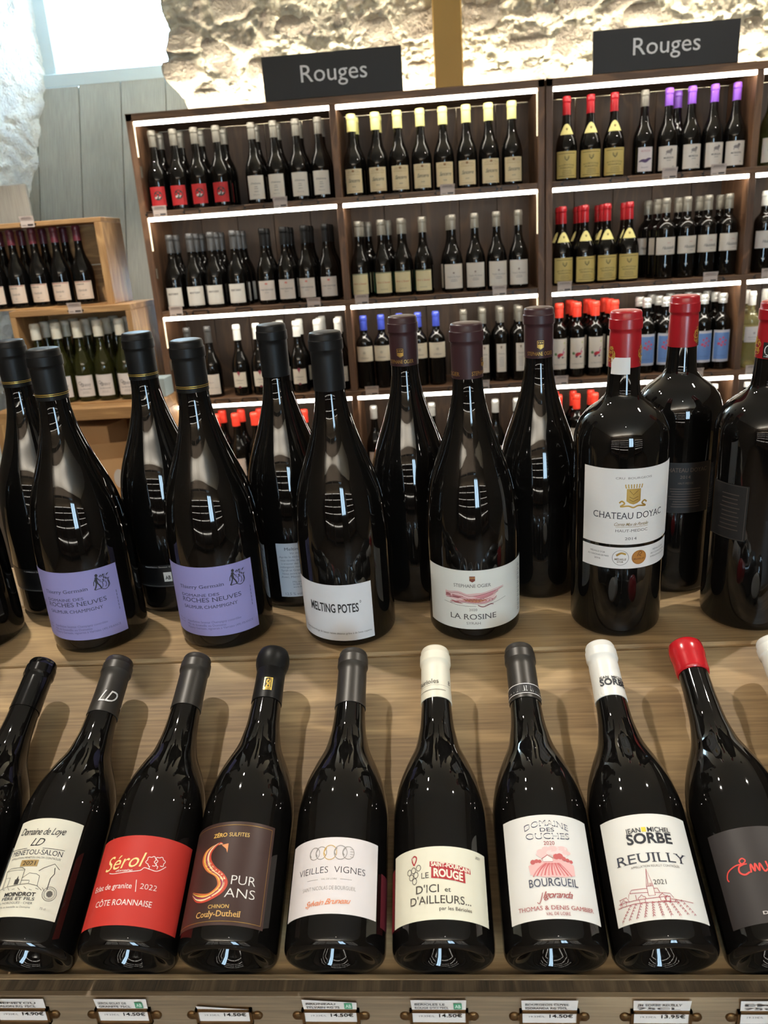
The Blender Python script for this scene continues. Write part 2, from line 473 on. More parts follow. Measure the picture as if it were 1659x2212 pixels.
def stone_face(name, p0, du, dv, nu, nv, m, amp=.05, edge=None, seed=0, back=None, cell=5.0):
    """displaced rubble face: p0 + u*du + v*dv, bulging along du x dv; edge(v) shifts the first column"""
    p0 = Vector(p0); du = Vector(du); dv = Vector(dv); lu, lv = du.length, dv.length
    nrm = du.cross(dv).normalized()
    U, Vv = np.meshgrid(np.linspace(0, lu, nu), np.linspace(0, lv, nv), indexing='ij')
    wx = U*cell + .7*fbm(U*7, Vv*7, 3, seed + 11); wy = Vv*cell*1.5 + .7*fbm(U*7, Vv*7, 3, seed + 23)
    f1, f2, cid = worley(wx, wy, seed)
    gap = np.clip((f2 - f1)/.35, 0, 1); gap = gap*gap*(3 - 2*gap)
    crust = fbm(U*26, Vv*26, 5, seed + 5); big = fbm(U*3.5, Vv*3.5, 3, seed + 40)
    cover = np.clip((fbm(U*6, Vv*6, 4, seed + 61) - .40)*6, 0, 1)        # render smeared over the stones
    st = gap*(1 - cover)
    ridge = 1 - np.abs(2*fbm(U*16, Vv*16, 4, seed + 80) - 1)*1.6
    D = amp*(.55*big + st*(.35 + .45*cid) + (1 - st)*(.30*crust + .22*np.clip(ridge, 0, 1) + .30*fbm(U*60, Vv*60, 3, seed + 7)) + .12*fbm(U*34, Vv*34, 4, seed + 9))
    crack = np.clip((fbm(U*9 + 40, Vv*9, 3, seed + 90) - .63)*9, 0, 1); D = D - amp*.7*crack*(1 - gap)
    verts = []; eu = du.normalized(); ev = dv.normalized()
    for i in range(nu):
        for j in range(nv):
            q = p0 + eu*float(U[i, j]) + ev*float(Vv[i, j]) + nrm*float(D[i, j])
            if edge and i < 14: q += eu*(edge(float(Vv[i, j]))*(1 - i/14.0))
            verts.append(q)
    faces = [(i*nv + j, (i+1)*nv + j, (i+1)*nv + j+1, i*nv + j+1) for i in range(nu-1) for j in range(nv-1)]
    if back:                                                              # close the jamb
        o = len(verts); 
        for j in range(nv): verts.append(verts[j] - nrm*back)
        faces += [(j, j + 1, o + j + 1, o + j) for j in range(nv-1)]
    c = sum(verts, Vector())/len(verts)
    me = mesh(name, [v - c for v in verts], faces, True)
    a = me.attributes.new('stone', 'FLOAT', 'POINT'); vals = np.zeros(len(verts)); vals[:nu*nv] = st.ravel(); a.data.foreach_set('value', vals)
    return link(name, me, m, None, c + Vector((0, 0, H0)))

def struct(o, label): return tag(o, label, None, None, 'structure')

CEIL = 1.46; ZF = -H0
fl = box('floor', (-3.0, -3.2, ZF - .1), (3.4, 4.2, ZF), W_FLOOR, bevel=0); struct(fl, 'dark wooden shop floor below the displays')
ce = box('ceiling', (-3.0, -3.2, CEIL), (3.4, 4.2, CEIL + .1), PLASTER, bevel=0); struct(ce, 'pale plaster ceiling of the wine shop')
WP = mat('wall_plaster', rgb((104, 92, 80)), 0.9)
struct(box('wall_left', (-3.1, -3.2, ZF), (-3.0, 4.2, CEIL), WP, bevel=0), 'plastered side wall left of the shelves')
struct(box('wall_right', (3.4, -3.2, ZF), (3.5, 4.2, CEIL), WP, bevel=0), 'plastered side wall right of the shelves')
wr = empty('wall_rear', (0, -3.2, 0)); struct(wr, 'plastered rear wall with a tall daylight window behind the viewer')
box('wall_section', (-3.0, -3.3, ZF), (.55, -3.2, CEIL), WP, wr, 0); box('wall_section', (1.35, -3.3, ZF), (3.4, -3.2, CEIL), WP, wr, 0)
box('wall_section', (.55, -3.3, .95), (1.35, -3.2, CEIL), WP, wr, 0); box('wall_section', (.55, -3.3, ZF), (1.35, -3.2, -.75), WP, wr, 0)
# back wall: rough rubble face above the shelves, with a window embrasure on its left
def edge_r(v): return .03*math.sin(v*9) + .025*math.sin(v*23 + 1) - .01
sf = stone_face('wall_back', (-1.02, 3.67, .30), (2.55, 0, 0), (0, 0, 1.16), 510, 240, M_STONE, .085, edge_r, 4, .45)
struct(sf, 'rough rubble stone wall lit warmly from below above the shelves')
wb = box('wall_section', (-1.00, 3.66, ZF), (3.4, 4.2, .30), WP, None, 0); wb.name = 'wall_back_lower'; struct(wb, 'plain lower wall hidden behind the shelving units')
struct(box('wall_back_right', (1.50, 3.64, .30), (3.4, 4.2, CEIL), WP, None, 0), 'plain wall right of the rubble stone face')
struct(box('wall_back_core', (-.96, 3.75, .30), (1.5, 4.2, CEIL), WP, None, 0), 'wall core behind the rubble stone face')
rv = stone_face('wall_left_reveal', (-2.12, 3.42, -.9), (.32, .64, 0), (0, 0, 2.36), 90, 240, M_WHITE_STONE, .05, None, 31)
struct(rv, 'whitewashed stone reveal left of the bright window')
struct(box('wall_back_left', (-3.0, 3.44, ZF), (-2.10, 4.2, CEIL), WP, None, 0), 'plain wall left of the window reveal')
struct(box('wall_back_sill', (-2.10, 3.62, ZF), (-1.00, 4.2, -.36), WP, None, 0), 'low wall under the planked window sill')
# some large stones standing proud of the face
rnd = random.Random(5)
def stone(x, z, w, h, d, y=3.62):
    V = []; F = []; n = 11; sd = rnd.randrange(1000)
    for i in range(n):
        for j in range(n):
            u = 2*i/(n-1) - 1; v = 2*j/(n-1) - 1
            e = (1 - abs(u)**4)*(1 - abs(v)**4)
            k = float(fbm(np.array([u*1.6 + sd]), np.array([v*1.6]), 3, sd)[0])
            a = 1 + .25*(float(fbm(np.array([math.atan2(v, u)*1.2 + sd]), np.array([0.0]), 2, sd)[0]) - .5)
            V.append((u*w/2*a, -d*(e*(.55 + .6*k) - .25), v*h/2*a))
    for i in range(n-1):
        for j in range(n-1): F.append((i*n+j, (i+1)*n+j, (i+1)*n+j+1, i*n+j+1))
    me = mesh('stone', V, F, True)
    at = me.attributes.new('stone', 'FLOAT', 'POINT'); at.data.foreach_set('value', [1.0]*len(V))
    return link('stone', me, M_STONE, sf, Vector((x, y, z + H0)) - sf.location)
for a in [(-.85, .80, .20, .12, .05), (-.52, .86, .26, .11, .05), (-.30, .86, .16, .10, .04), (-.66, .71, .15, .13, .05), (-.18, .82, .20, .13, .05), (-.90, .62, .16, .12, .05),
          (.24, .84, .18, .13, .04), (.42, .72, .22, .09, .05), (.62, .85, .2, .1, .04), (.88, .80, .18, .1, .05), (1.15, .84, .16, .1, .04), (1.3, .70, .14, .12, .05), (.30, .62, .16, .08, .04), (-.02, .66, .12, .1, .05)]: stone(*a)

# sloping planked sill of the embrasure, each plank its own board
ta = math.radians(20); su = Vector((0, math.sin(ta), math.cos(ta))); sn_ = Vector((0, -math.cos(ta), math.sin(ta)))
sill = empty('trim_1', (-1.45, 3.62, -.3 + H0)); struct(sill, 'sloping sill of grey vertical planks under the window')
def plank(x0, x1, z0, z1, parent, name='plank', gap=.0018, th=.018, off=0.0):
    l0 = (z0 + .3)/math.cos(ta); l1 = (z1 + .3)/math.cos(ta)
    bm = bmesh.new(); bmesh.ops.create_cube(bm, size=2.0)
    bmesh.ops.scale(bm, vec=((x1 - x0)/2 - gap, th/2, (l1 - l0)/2), verts=bm.verts)
    bmesh.ops.bevel(bm, geom=bm.edges[:], offset=.002, segments=1, affect='EDGES')
    me = bpy.data.meshes.new(name); bm.to_mesh(me); bm.free()
    o = link(name, me, W_GREY, parent)
    c = Vector((0, 3.62, -.3)) + su*((l0 + l1)/2) + Vector(((x0 + x1)/2, 0, H0)) - sn_*(th/2 + off)
    o.location = c - parent.location; o.rotation_euler = (-ta, 0, 0); return o
for x0, x1, z0, z1 in [(-2.02, -1.822, -.55, .795), (-1.822, -1.615, -.55, .80), (-1.615, -1.412, -.62, .806), (-1.412, -1.198, -.62, .812), (-1.198, -.98, -.02, .815)]: plank(x0, x1, z0, z1, sill)
plank(-2.02, -1.2, -.55, .79, sill, 'light_block_board', 0, .012, .0185); plank(-1.2, -.98, -.02, .79, sill, 'light_block_board', 0, .012, .0185)  # unseen boards added to stop sky light leaking between the planks
# lower cladding panel left of the sill
cl = empty('trim_2', (-1.9, 3.36, .3 + H0)); struct(cl, 'low panel of pale grey planks beside the stone reveal')
for i in range(3): box('plank', (-1.64 - .145*(i+1), 3.36, -.15), (-1.643 - .145*i, 3.378, .333 + .02*i), W_GREY, cl, .002)
# window
FRAME = mat('window_frame_paint', rgb((206, 222, 228)), 0.5)
PANE = bpy.data.materials.new('window_glass'); PANE.use_nodes = True
_nt = PANE.node_tree; _nt.nodes.clear(); _o = nd(_nt, 'ShaderNodeOutputMaterial'); _t = nd(_nt, 'ShaderNodeBsdfTransparent'); _g = nd(_nt, 'ShaderNodeBsdfGlossy'); _x = nd(_nt, 'ShaderNodeMixShader')
_g.inputs['Roughness'].default_value = .02; _x.inputs[0].default_value = .06
_nt.links.new(_t.outputs[0], _x.inputs[1]); _nt.links.new(_g.outputs[0], _x.inputs[2]); _nt.links.new(_x.outputs[0], _o.inputs[0])
w1 = empty('window_1', (-1.4, 4.06, .83 + H0)); struct(w1, 'overexposed window with pale blue painted frame')
box('window_frame', (-1.80, 4.04, .80), (-1.715, 4.11, CEIL), FRAME, w1, .004)
box('window_frame', (-1.80, 4.02, .80), (-.90, 4.11, .858), FRAME, w1, .004)
box('window_frame', (-.97, 4.04, .858), (-.90, 4.11, CEIL), FRAME, w1, .004)
box('pane', (-1.715, 4.075, .858), (-.97, 4.079, CEIL), PANE, w1, 0)
w2 = empty('window_2', (.95, -3.25, 0.1 + H0)); struct(w2, 'tall shop window in the rear wall')
for a, b in [((.55, -3.29, -.75), (.60, -3.21, .95)), ((1.30, -3.29, -.75), (1.35, -3.21, .95)), ((.60, -3.29, .90), (1.30, -3.21, .95)), ((.60, -3.29, -.75), (1.30, -3.21, -.70)), ((.935, -3.28, -.70), (.965, -3.22, .90))]: box('window_frame', a, b, FRAME, w2, .003)
box('pane', (.60, -3.252, -.70), (1.30, -3.248, .90), PANE, w2, 0)

# ochre post in front of the stone wall
po = box('wall_post', (.045, 3.395, .5352), (.155, 3.465, CEIL), mat('ochre_paint', rgb((164, 130, 70)), .7), None, .004)
tag(po, 'flat ochre post rising above the shelves between the two signs', 'post')

# ceiling spotlights
def spot(pos, aim, power, cone, rad, label):
    p = Vector(pos); d = (Vector(aim) - p).normalized()
    root = empty('ceiling_spotlight', (p.x, p.y, CEIL + H0)); tag(root, label, 'spotlight', 'ceiling spotlights')
    q = d.to_track_quat('-Z', 'Y')
    hs = lathe('housing', [[(.034, -.012), (.040, -.012), (.040, .085), (.030, .095), (0, .095)]], 20)
    h = link('housing', hs, BLACKM, root, (0, 0, p.z - CEIL)); h.rotation_mode = 'QUATERNION'; h.rotation_quaternion = q
    st = lathe('stem', [[(.007, p.z - CEIL), (.007, 0)], [(.007, -.008), (.045, -.008), (.045, 0)]], 12); link('stem', st, BLACKM, root)
    ld = bpy.data.lights.new('spot_lamp', 'SPOT'); ld.energy = power; ld.spot_size = math.radians(cone); ld.spot_blend = .6; ld.shadow_soft_size = rad
    ld.color = (1.0, .92, .81)
    lo = bpy.data.objects.new('spot_lamp', ld); COL.objects.link(lo); lo.parent = root
    lo.location = Vector((0, 0, p.z - CEIL)) + d*.015; lo.rotation_mode = 'QUATERNION'; lo.rotation_quaternion = q
SL = ['black ceiling spotlight above the left end of the front display', 'black ceiling spotlight above the right end of the front display', 'black ceiling spotlight behind the magnum bottles',
      'added black ceiling spotlight brightening the wooden crates', 'added black ceiling spotlight behind the viewer for glass highlights', 'added black ceiling spotlight before the right shelving unit']
for s_, l_ in zip(SPOTS, SL): spot(*s_, l_)

# ------------------------------------------------------------------ shelving units
TIERS = [.185, -.200, -.570, -.945, -1.320]
def label_holder(parent, x, z, y, w=.062, h=.021):
    """thin metal card frame screwed to a shelf edge"""
    t = .0022; V = []; F = []
    def bx(a, b):
        o = len(V)
        for k in range(8): V.append((a[0] if k & 1 == 0 else b[0], a[1] if k & 2 == 0 else b[1], a[2] if k & 4 == 0 else b[2]))
        F.extend([tuple(o + i for i in f) for f in ((0, 2, 3, 1), (4, 5, 7, 6), (0, 1, 5, 4), (2, 6, 7, 3), (0, 4, 6, 2), (1, 3, 7, 5))])
    bx((-w/2, -.003, -h/2), (w/2, 0, -h/2 + t)); bx((-w/2, -.003, h/2 - t), (w/2, 0, h/2)); bx((-w/2, -.003, -h/2), (-w/2 + t, 0, h/2)); bx((w/2 - t, -.003, -h/2), (w/2, 0, h/2))
    bx((-w/2 - .006, -.002, -.003), (-w/2, 0, .003)); bx((w/2, -.002, -.003), (w/2 + .006, 0, .003))
    return link('label_holder', mesh('label_holder', V, F), BLACKM, parent, Vector((x, y, z + H0)) - parent.location)

def price_card(x, z, y, label, group, tall=True, rot=0.0):
    r = empty('price_card', (x, y, z + H0)); tag(r, label, 'price tag', group)
    V = [(-.028, 0, -.010), (.028, 0, -.010), (.028, 0, .010), (-.028, 0, .010)]
    if tall: V = [(-.027, 0, -.010), (.027, 0, -.010), (.027, 0, .014), (-.027, 0, .014), (.029, -.004, .030), (-.029, -.004, .030)]
    me = mesh('card', V, [(0, 1, 2, 3)] + ([(3, 2, 4, 5)] if tall else [])); link('card', me, paint((206, 190, 180)), r)
    a = Art()
    a.lines(-24, 22, 24, 4, 2, 1.6, (110, 96, 92)) if tall else None
    a.R(0, -5, 22, 1, (70, 62, 60), 2); a.R(-22, -4, -6, -1.5, (130, 118, 112), 2)
    a.build(lambda X, Y, h: (X, -h*2 - (.0034 if Y > .015 else .0003), Y), r, 0)
    r.rotation_euler = (0, rot, 0)
    return r

def shelving(x0, x1, yf, yb, div, label, flip=False, holders=True):
    """open shelving unit with a light strip under every shelf edge"""
    r = empty('shelving_unit', ((x0 + x1)/2, yf, ZF + H0)); tag(r, label, 'shelf')
    s = -1 if flip else 1
    top = .535; th = .026
    def B(n, a, b, m, bev=.002):
        a = list(a); b = list(b); lo = [min(p, q) for p, q in zip(a, b)]; hi = [max(p, q) for p, q in zip(a, b)]
        return box(n, lo, hi, m, r, bev)
    B('side_panel', (x0, yf, ZF), (x0 + th, yb, top), W_SHELFV); B('side_panel', (x1 - th, yf, ZF), (x1, yb, top), W_SHELFV)
    B('top_panel', (x0, yf, top - .028), (x1, yb, top), W_SHELF)
    for z in TIERS: B('shelf', (x0 + th, yf + s*.001, z - .023), (x1 - th, yb - s*.012, z), W_SHELF)
    for d in div: 
        zz = [top - .028] + [t for t in TIERS]
        for a, b in zip(zz[:-1], zz[1:]): B('divider', (d - .013, yf + s*.004, b), (d + .013, yb - s*.012, a - (.023 if a != zz[0] else 0)), W_SHELFV)
    n = 10; w = (x1 - x0)/n
    for i in range(n): B('back_plank', (x0 + w*i + .001, yb - s*.010, ZF), (x0 + w*(i + 1) - .001, yb, top - .03), W_BACK, .001)
    xs = [x0 + th] + [d for d in div] + [x1 - th]
    for k, z in enumerate([top - .028] + [t - .023 for t in TIERS[:4]]):
        for a, b in zip(xs[:-1], xs[1:]):
            aa = a + (.013 if a in div else .003); bb = b - (.013 if b in div else .003)
            B('light_strip', (aa, yf + s*.004, z - .014), (bb, yf + s*.018, z - .0005), LED, 0)
    B('wash_strip', (x0 + .02, yb - s*.030, top), (x1 - .02, yb - s*.010, top + .008), LEDW, 0)
    return r
U1 = shelving(-1.138, .443, 3.23, 3.535, [-.345], 'left dark-wood shelving unit with lit shelves of red wine')
U2 = shelving(.446, 2.03, 3.23, 3.535, [1.212], 'right dark-wood shelving unit with lit shelves of red wine')
LEDS = mat('led_side_strip', (1, 1, 1), 0.5, emit=(1.0, 0.78, 0.42), estr=1.1)
for zt in (.507, .162, -.223):
    box('light_strip', (-1.112, 3.231, zt - .125), (-1.1075, 3.236, zt - .012), LEDS, U1, 0); box('light_strip', (.4125, 3.231, zt - .16), (.417, 3.236, zt - .012), LEDS, U1, 0)
# door hinges / clips seen on the left upright
for z in (.33, -.05, -.42): box('clip', (-1.112, 3.236, z - .02), (-1.108, 3.25, z + .02), F_GREY, U1, .0005)
for u, xs in ((U1, [-1.06, -.93, -.77, -.59, -.46, -.26, -.12, .06, .21, .33]), (U2, [.56, .72, .90, 1.08, 1.30])):
    for k, z in enumerate(TIERS[:3]):
        for i, x in enumerate(xs): label_holder(u, x + .02*((i*7 + k*5) % 3 - 1), z - .0115, 3.2305)
PC = [(-1.056, 0, 'left end of the top shelf, left unit'), (-.575, 0, 'middle of the top shelf, left unit'), (.074, 0, 'right part of the top shelf, left unit'), (.905, 0, 'first price tag, top shelf, right unit'), (1.083, 0, 'second price tag, top shelf, right unit'),
      (-1.05, 1, 'left end of the second shelf, left unit'), (-.48, 1, 'middle of the second shelf, left unit'), (-.285, 1, 'beside the divider, second shelf, left unit'), (.265, 1, 'right end of the second shelf, left unit'), (.52, 1, 'left end of the second shelf, right unit'), (1.08, 1, 'right part of the second shelf, right unit'), (1.30, 1, 'rightmost on the second shelf, right unit'),
      (-.27, 2, 'beside the divider, third shelf, left unit'), (.19, 2, 'right part of the third shelf, left unit'), (.51, 2, 'left end of the third shelf, right unit'), (1.05, 2, 'middle of the third shelf, right unit'), (1.27, 2, 'right part of the third shelf, right unit')]
for x, k, l in PC: price_card(x, TIERS[k] - .0115, 3.2265, 'small pale price card, ' + l, 'price cards on the shelf edges')

# signs
def sign(x0, x1, z0, z1, tx0, tx1, tz, cap, label):
    r = empty('shelf_sign', ((x0 + x1)/2, 3.235, z0 + H0)); tag(r, label, 'sign', 'black shelf signs')
    box('board', (x0, 3.232, z0), (x1, 3.244, z1), mat('sign_black', rgb((28, 28, 30)), .6), r, .001)
    a = Art(); a.T('Rouges', (tx0 - (x0 + x1)/2)*1000, (tx1 - (x0 + x1)/2)*1000, (tz - z0)*1000, cap*1000, (222, 222, 224), 'sans')
    a.build(lambda X, Y, h: (X, -.0035 - h, Y), r, 0)
sign(-.594, -.076, .536, .684, -.452, -.205, .590, .056, 'black sign with white lettering on the left shelving unit')
sign(.614, 1.128, .536, .674, .756, .992, .586, .054, 'black sign with white lettering on the right shelving unit')

# rear shelving seen only in reflections
shelving(-2.4, -.9, -2.75, -3.1, [-1.65], 'lit shelving unit on the left of the rear wall', True)
shelving(-.85, .45, -2.75, -3.1, [-.2], 'lit shelving unit on the right of the rear wall', True)
shelving(1.45, 2.95, -2.75, -3.1, [2.2], 'lit shelving unit right of the rear window', True)
for nm, (px, py, pz), (sx, sy), pw, lb in [('added_ceiling_fill', (-1.6, -2.85, 1.02), (1.5, .25), CEIL_FILL, 'left added fill light brightening the ceiling near the rear wall'), ('added_ceiling_fill', (.1, -2.85, 1.02), (1.7, .25), CEIL_FILL, 'right added fill light brightening the ceiling near the rear wall')]:  # unseen fill lights added so the ceiling mirrors brighter in the bottles
    u = empty(nm, (px, py, pz + H0)); tag(u, lb, 'added light', 'added ceiling fill lights')
    box('housing', (px - sx/2, py - sy/2, pz - .024), (px + sx/2, py + sy/2, pz - .005), BLACKM, u)
    for dx in (-.6, .6): box('hanger', (px + dx - .004, py - .004, pz - .005), (px + dx + .004, py + .004, CEIL), BLACKM, u, 0)
    ld = bpy.data.lights.new('ceiling_fill', 'AREA'); ld.shape = 'RECTANGLE'; ld.size = sx; ld.size_y = sy; ld.energy = pw; ld.color = (1, .95, .88)
    lo = bpy.data.objects.new('ceiling_fill', ld); COL.objects.link(lo); lo.parent = u; lo.rotation_euler = (PI, 0, 0)

# ------------------------------------------------------------------ wooden crates at the left
def crate(x0, x1, y0, y1, z0, z1, th, label, name='wooden_crate', floor=True, side=.030):
    r = empty(name, ((x0 + x1)/2, y0, z0 + H0)); tag(r, label, 'crate' if name == 'wooden_crate' else 'cabinet')
    box('side_board', (x0, y0, z0), (x0 + side, y1, z1 - th), W_CRATEV, r, .002); box('side_board', (x1 - side, y0, z0), (x1, y1, z1 - th), W_CRATEV, r, .002)
    box('top_board', (x0, y0, z1 - th), (x1, y1, z1), W_CRATE, r, .002)
    if floor: box('bottom_board', (x0 + side, y0, z0), (x1 - side, y1 - .012, z0 + .006), W_CRATE, r, .001)
    n = max(1, int((z1 - z0)/.12)); h = (z1 - th - z0)/n
    for i in range(n): box('back_board', (x0 + side, y1 - .010, z0 + h*i + .001), (x1 - side, y1, z0 + h*(i + 1) - .001), W_CRATE, r, .001)
    return r
crate(-1.86, -1.248, 3.10, 3.300, -.150, .173, .018, 'upper pale wooden crate holding dark bottles with wine-red capsules')
crate(-1.655, -1.168, 3.04, 3.320, -.527, -.150, .024, 'lower pale wooden crate crowded with white-capped bottles', side=.022)
ca_ = [o for o in COL.objects if o.name.startswith('wooden_crate')]
label_holder(ca_[0], -1.535, .164, 3.0995, .052, .018); price_card(-1.535, .164, 3.096, 'small white price card on the upper crate edge', 'price cards on the crates')
label_holder(ca_[1], -1.385, -.162, 3.0395, .052, .018); price_card(-1.385, -.162, 3.036, 'small white price card on the lower crate edge', 'price cards on the crates')
cab = crate(-1.75, -1.10, 2.93, 3.225, ZF, -.527, .046, 'open wooden cabinet under the crates with cardboard inside', 'wooden_cabinet', side=.075)
box('shelf', (-1.675, 2.95, -.94), (-1.175, 3.21, -.92), W_CRATE, cab, .002)
def carton(name, c, d, rot, label, oval=False, m=CARD, flap=True):
    r = empty(name, (c[0], c[1], c[2] + H0), rot); tag(r, label, 'box')
    bm = bmesh.new(); bmesh.ops.create_cube(bm, size=1.0); bmesh.ops.scale(bm, vec=d, verts=bm.verts); bmesh.ops.translate(bm, vec=(0, 0, d[2]/2), verts=bm.verts)
    bmesh.ops.bevel(bm, geom=bm.edges[:], offset=.002, segments=1, affect='EDGES')
    me = bpy.data.meshes.new('body'); bm.to_mesh(me); bm.free(); link('body', me, m, r)
    if flap:
        V = [(-d[0]/2, -d[1]/2, d[2]), (d[0]/2, -d[1]/2, d[2]), (d[0]/2, -d[1]/2 - .02, d[2] + .07), (-d[0]/2 + .02, -d[1]/2 - .02, d[2] + .07)]
        V += [(x, y + .003, z) for x, y, z in V]
        link('flap', mesh('flap', V, [(0, 1, 2, 3), (7, 6, 5, 4), (0, 4, 5, 1), (2, 6, 7, 3), (1, 5, 6, 2), (3, 7, 4, 0)]), m, r)
    if oval:
        a = Art(); a.D(.2*d[0]*1000, d[2]*500, 22, (226, 220, 212), 24, 40); a.build(lambda X, Y, h: (X, -d[1]/2 - h*4, Y), r, 0)
    return r
carton('cardboard_box', (-1.38, 3.07, -.918), (.24, .18, .17), (0, math.radians(0), math.radians(14)), 'open cardboard carton with a white oval sticker inside the cabinet', True)
carton('cardboard_box', (-1.42, 3.10, -.745), (.20, .16, .13), (0, 0, math.radians(-8)), 'cardboard carton stacked on another inside the cabinet', False, CARD, False)
carton('grey_box', (-1.132, 3.15, -.5265), (.062, .10, .075), (0, 0, 0), 'small pale grey box at the rear corner of the cabinet top', False, mat('grey_card', rgb((150, 166, 170)), .7), False)

# ------------------------------------------------------------------ front display stand
AI = math.radians(25); UP = Vector((0, math.cos(AI), math.sin(AI))); NN = Vector((0, -math.sin(AI), math.cos(AI)))
SEAM = Vector((0, .788, -.44))
stand = empty('display_stand', (-.1, .9, ZF + H0)); tag(stand, 'stepped wooden display stand with an inclined front board', 'display stand')
TILT = .026                     # the shelf drops very slightly towards the front
def zshelf(y): return -.44 + (y - .788)*math.tan(TILT)
for ya, yb_ in ((.786, .934), (.936, 1.075)):
    ym = (ya + yb_)/2; zt = zshelf(ym)
    o_ = box('shelf_plank', (-1.35, ya, zt - .022), (1.1, yb_, zt), W_STAND, stand, .0025); o_.rotation_euler = (TILT, 0, 0)
def incl(name, x0, x1, l0, l1, t0, t1, m):
    bm = bmesh.new(); bmesh.ops.create_cube(bm, size=2.0); bmesh.ops.scale(bm, vec=((x1-x0)/2, (l1-l0)/2, (t1-t0)/2), verts=bm.verts)
    bmesh.ops.bevel(bm, geom=bm.edges[:], offset=.0015, segments=1, affect='EDGES')
    me = bpy.data.meshes.new(name); bm.to_mesh(me); bm.free(); o = link(name, me, m, stand)
    c = SEAM + Vector(((x0+x1)/2, 0, H0)) + UP*((l0+l1)/2) + NN*((t0+t1)/2); o.location = c - stand.location; o.rotation_euler = (AI, 0, 0); return o
incl('inclined_board', -1.35, 1.1, -.337, -.0065, -.020, 0, W_STAND)
ZT = -.5695
box('fascia_veneer', (-1.35, .4610, -.760), (1.1, .4665, ZT), W_FASCIA, stand, .0006)
box('fascia_core', (-1.35, .4665, -.760), (1.1, .4765, ZT - .0003), W_EDGE, stand, 0)
box('fascia_veneer', (-1.35, .4765, -.760), (1.1, .4820, ZT), W_EDGE2, stand, .0006)
box('front_panel', (-1.33, .50, ZF), (1.08, .52, -.745), W_FASCIA, stand, .002)
for x in (-1.34, 1.07): box('side_panel', (x, .53, ZF), (x + .02, 1.06, -.62), W_SHELFV, stand, .002)

# price card holders on the fascia, cards with prices
def holder(x, z, y):
    o = label_holder(stand, x, z, y, .047, .0165); o.data.materials.clear(); o.data.materials.append(BRASS)
    for s in (-1, 1):
        sc = lathe('screw', [[(.0042, 0), (.0042, .0012), (.0030, .0020), (0, .0022)]], 14)
        k = link('screw', sc, BRASS, o, (s*.0275, 0, 0)); k.rotation_euler = (PI/2, 0, 0)
TAGS = [(-.373, 'MENETOU', 'SALON RG 75CL', '14.90€', 'leftmost price card, below the cream-labelled bottle', 0), (-.2847, 'SEROL ECLAT DE', 'GRANITE 75CL', '14.50€', 'price card with green mark below the red-labelled bottle', 1),
        (-.1987, '', '', '14.50€', 'price card with folded top below the brown-labelled bottle', 2), (-.1093, 'BRUNEAU', 'SYLVAIN RG 75', '14.50€', 'price card below the bottle with overlapping grey rings', 1),
        (-.0204, 'BERIOLES LE', "ROUGE D'ICI 75CL", '14.50€', 'price card below the bottle with the grape drawing', 1), (.0683, 'BOURGEOIS CUVEE', 'IGORANDA RG 75CL', '14.50€', 'price card below the bottle with the red vineyard picture', 0),
        (.1563, 'JM SORBE REUILLY', '75CL', '13.95€', 'price card below the bottle with the church drawing', 0), (.2388, 'EMY', '75CL', '15.50€', 'rightmost price card, below the black-labelled bottle', 0)]
for x, t1, t2, pr, lb, fl_ in TAGS:
    x0_ = x; x = x*.987; z = -.5890; y = .4608; holder(x, z, y)
    r = empty('price_card', (x, y - .0012, z + H0)); tag(r, 'white ' + lb, 'price tag', 'price cards on the front fascia')
    zz = .0200 if fl_ != 2 else .0125
    tilt = {-.1987: .0035, -.1093: .003}.get(x0_, 0)
    V = [(-.0215, 0, -.0066), (.0215, 0, -.0066), (.0215, -.0003, .0072), (-.0215, -.0003, .0072), (.0222, -.0016, zz - tilt), (-.0222, -.0016, zz)]
    link('card', mesh('card', V, [(0, 1, 2, 3), (3, 2, 4, 5)]), paint((226, 220, 214)), r)
    a = Art(); a.T(pr, 0, 18.5, .6, 3.3, (30, 28, 28), 'bold'); a.T('19.33€/L', -16, -3.5, .8, 1.7, (110, 106, 104))
    if t1: a.T(t1, -19, 5 if fl_ == 1 else 15, 14.6, 2.4, (70, 66, 64), 'bold'); a.T(t2, -19, 8 if fl_ == 1 else 14, 10.2, 2.4, (70, 66, 64), 'bold')
    if fl_ == 1: a.R(12, 9.6, 18.5, 17.2, (78, 150, 112), 1); a.T('AB', 13, 17.6, 11.2, 4, (214, 232, 220), 'bold')
    a.build(lambda X, Y, h: (X, -h - (.0004 if Y < .0072 else .0005 + (Y - .0072)*.12), Y), r, 0)

# ------------------------------------------------------------------ bottles on the inclined board
def lean(root, x, label, R=.0415, up0=-.3318):
    p = SEAM + UP*up0 + NN*(R + .0002) + Vector((x, 0, H0))
    root.location = p; root.rotation_euler = (AI - PI/2, 0, 0)
    tag(root, label, 'wine bottle', 'bottles leaning on the inclined board')

RB = .0415; HB = .300
rb = radius_at('burgundy', HB, RB)
def cap_put(e=.0008):
    return lambda x, y, h: ((rb(y) + e + h)*math.sin(x/.0148), -(rb(y) + e + h)*math.cos(x/.0148), y)
K = (26, 26, 30)
def lab(root, x0, x1, z0, z1, col, art, rough=.55, R=RB, name='label', **kw):
    l = patch(name, R, x0, x1, z0, z1, paint(tuple(int(v*.945) for v in col), rough) if not isinstance(col, str) else _m[col], root, **kw)
    if art is not None: art.build(on_cyl(R), l)
    return l

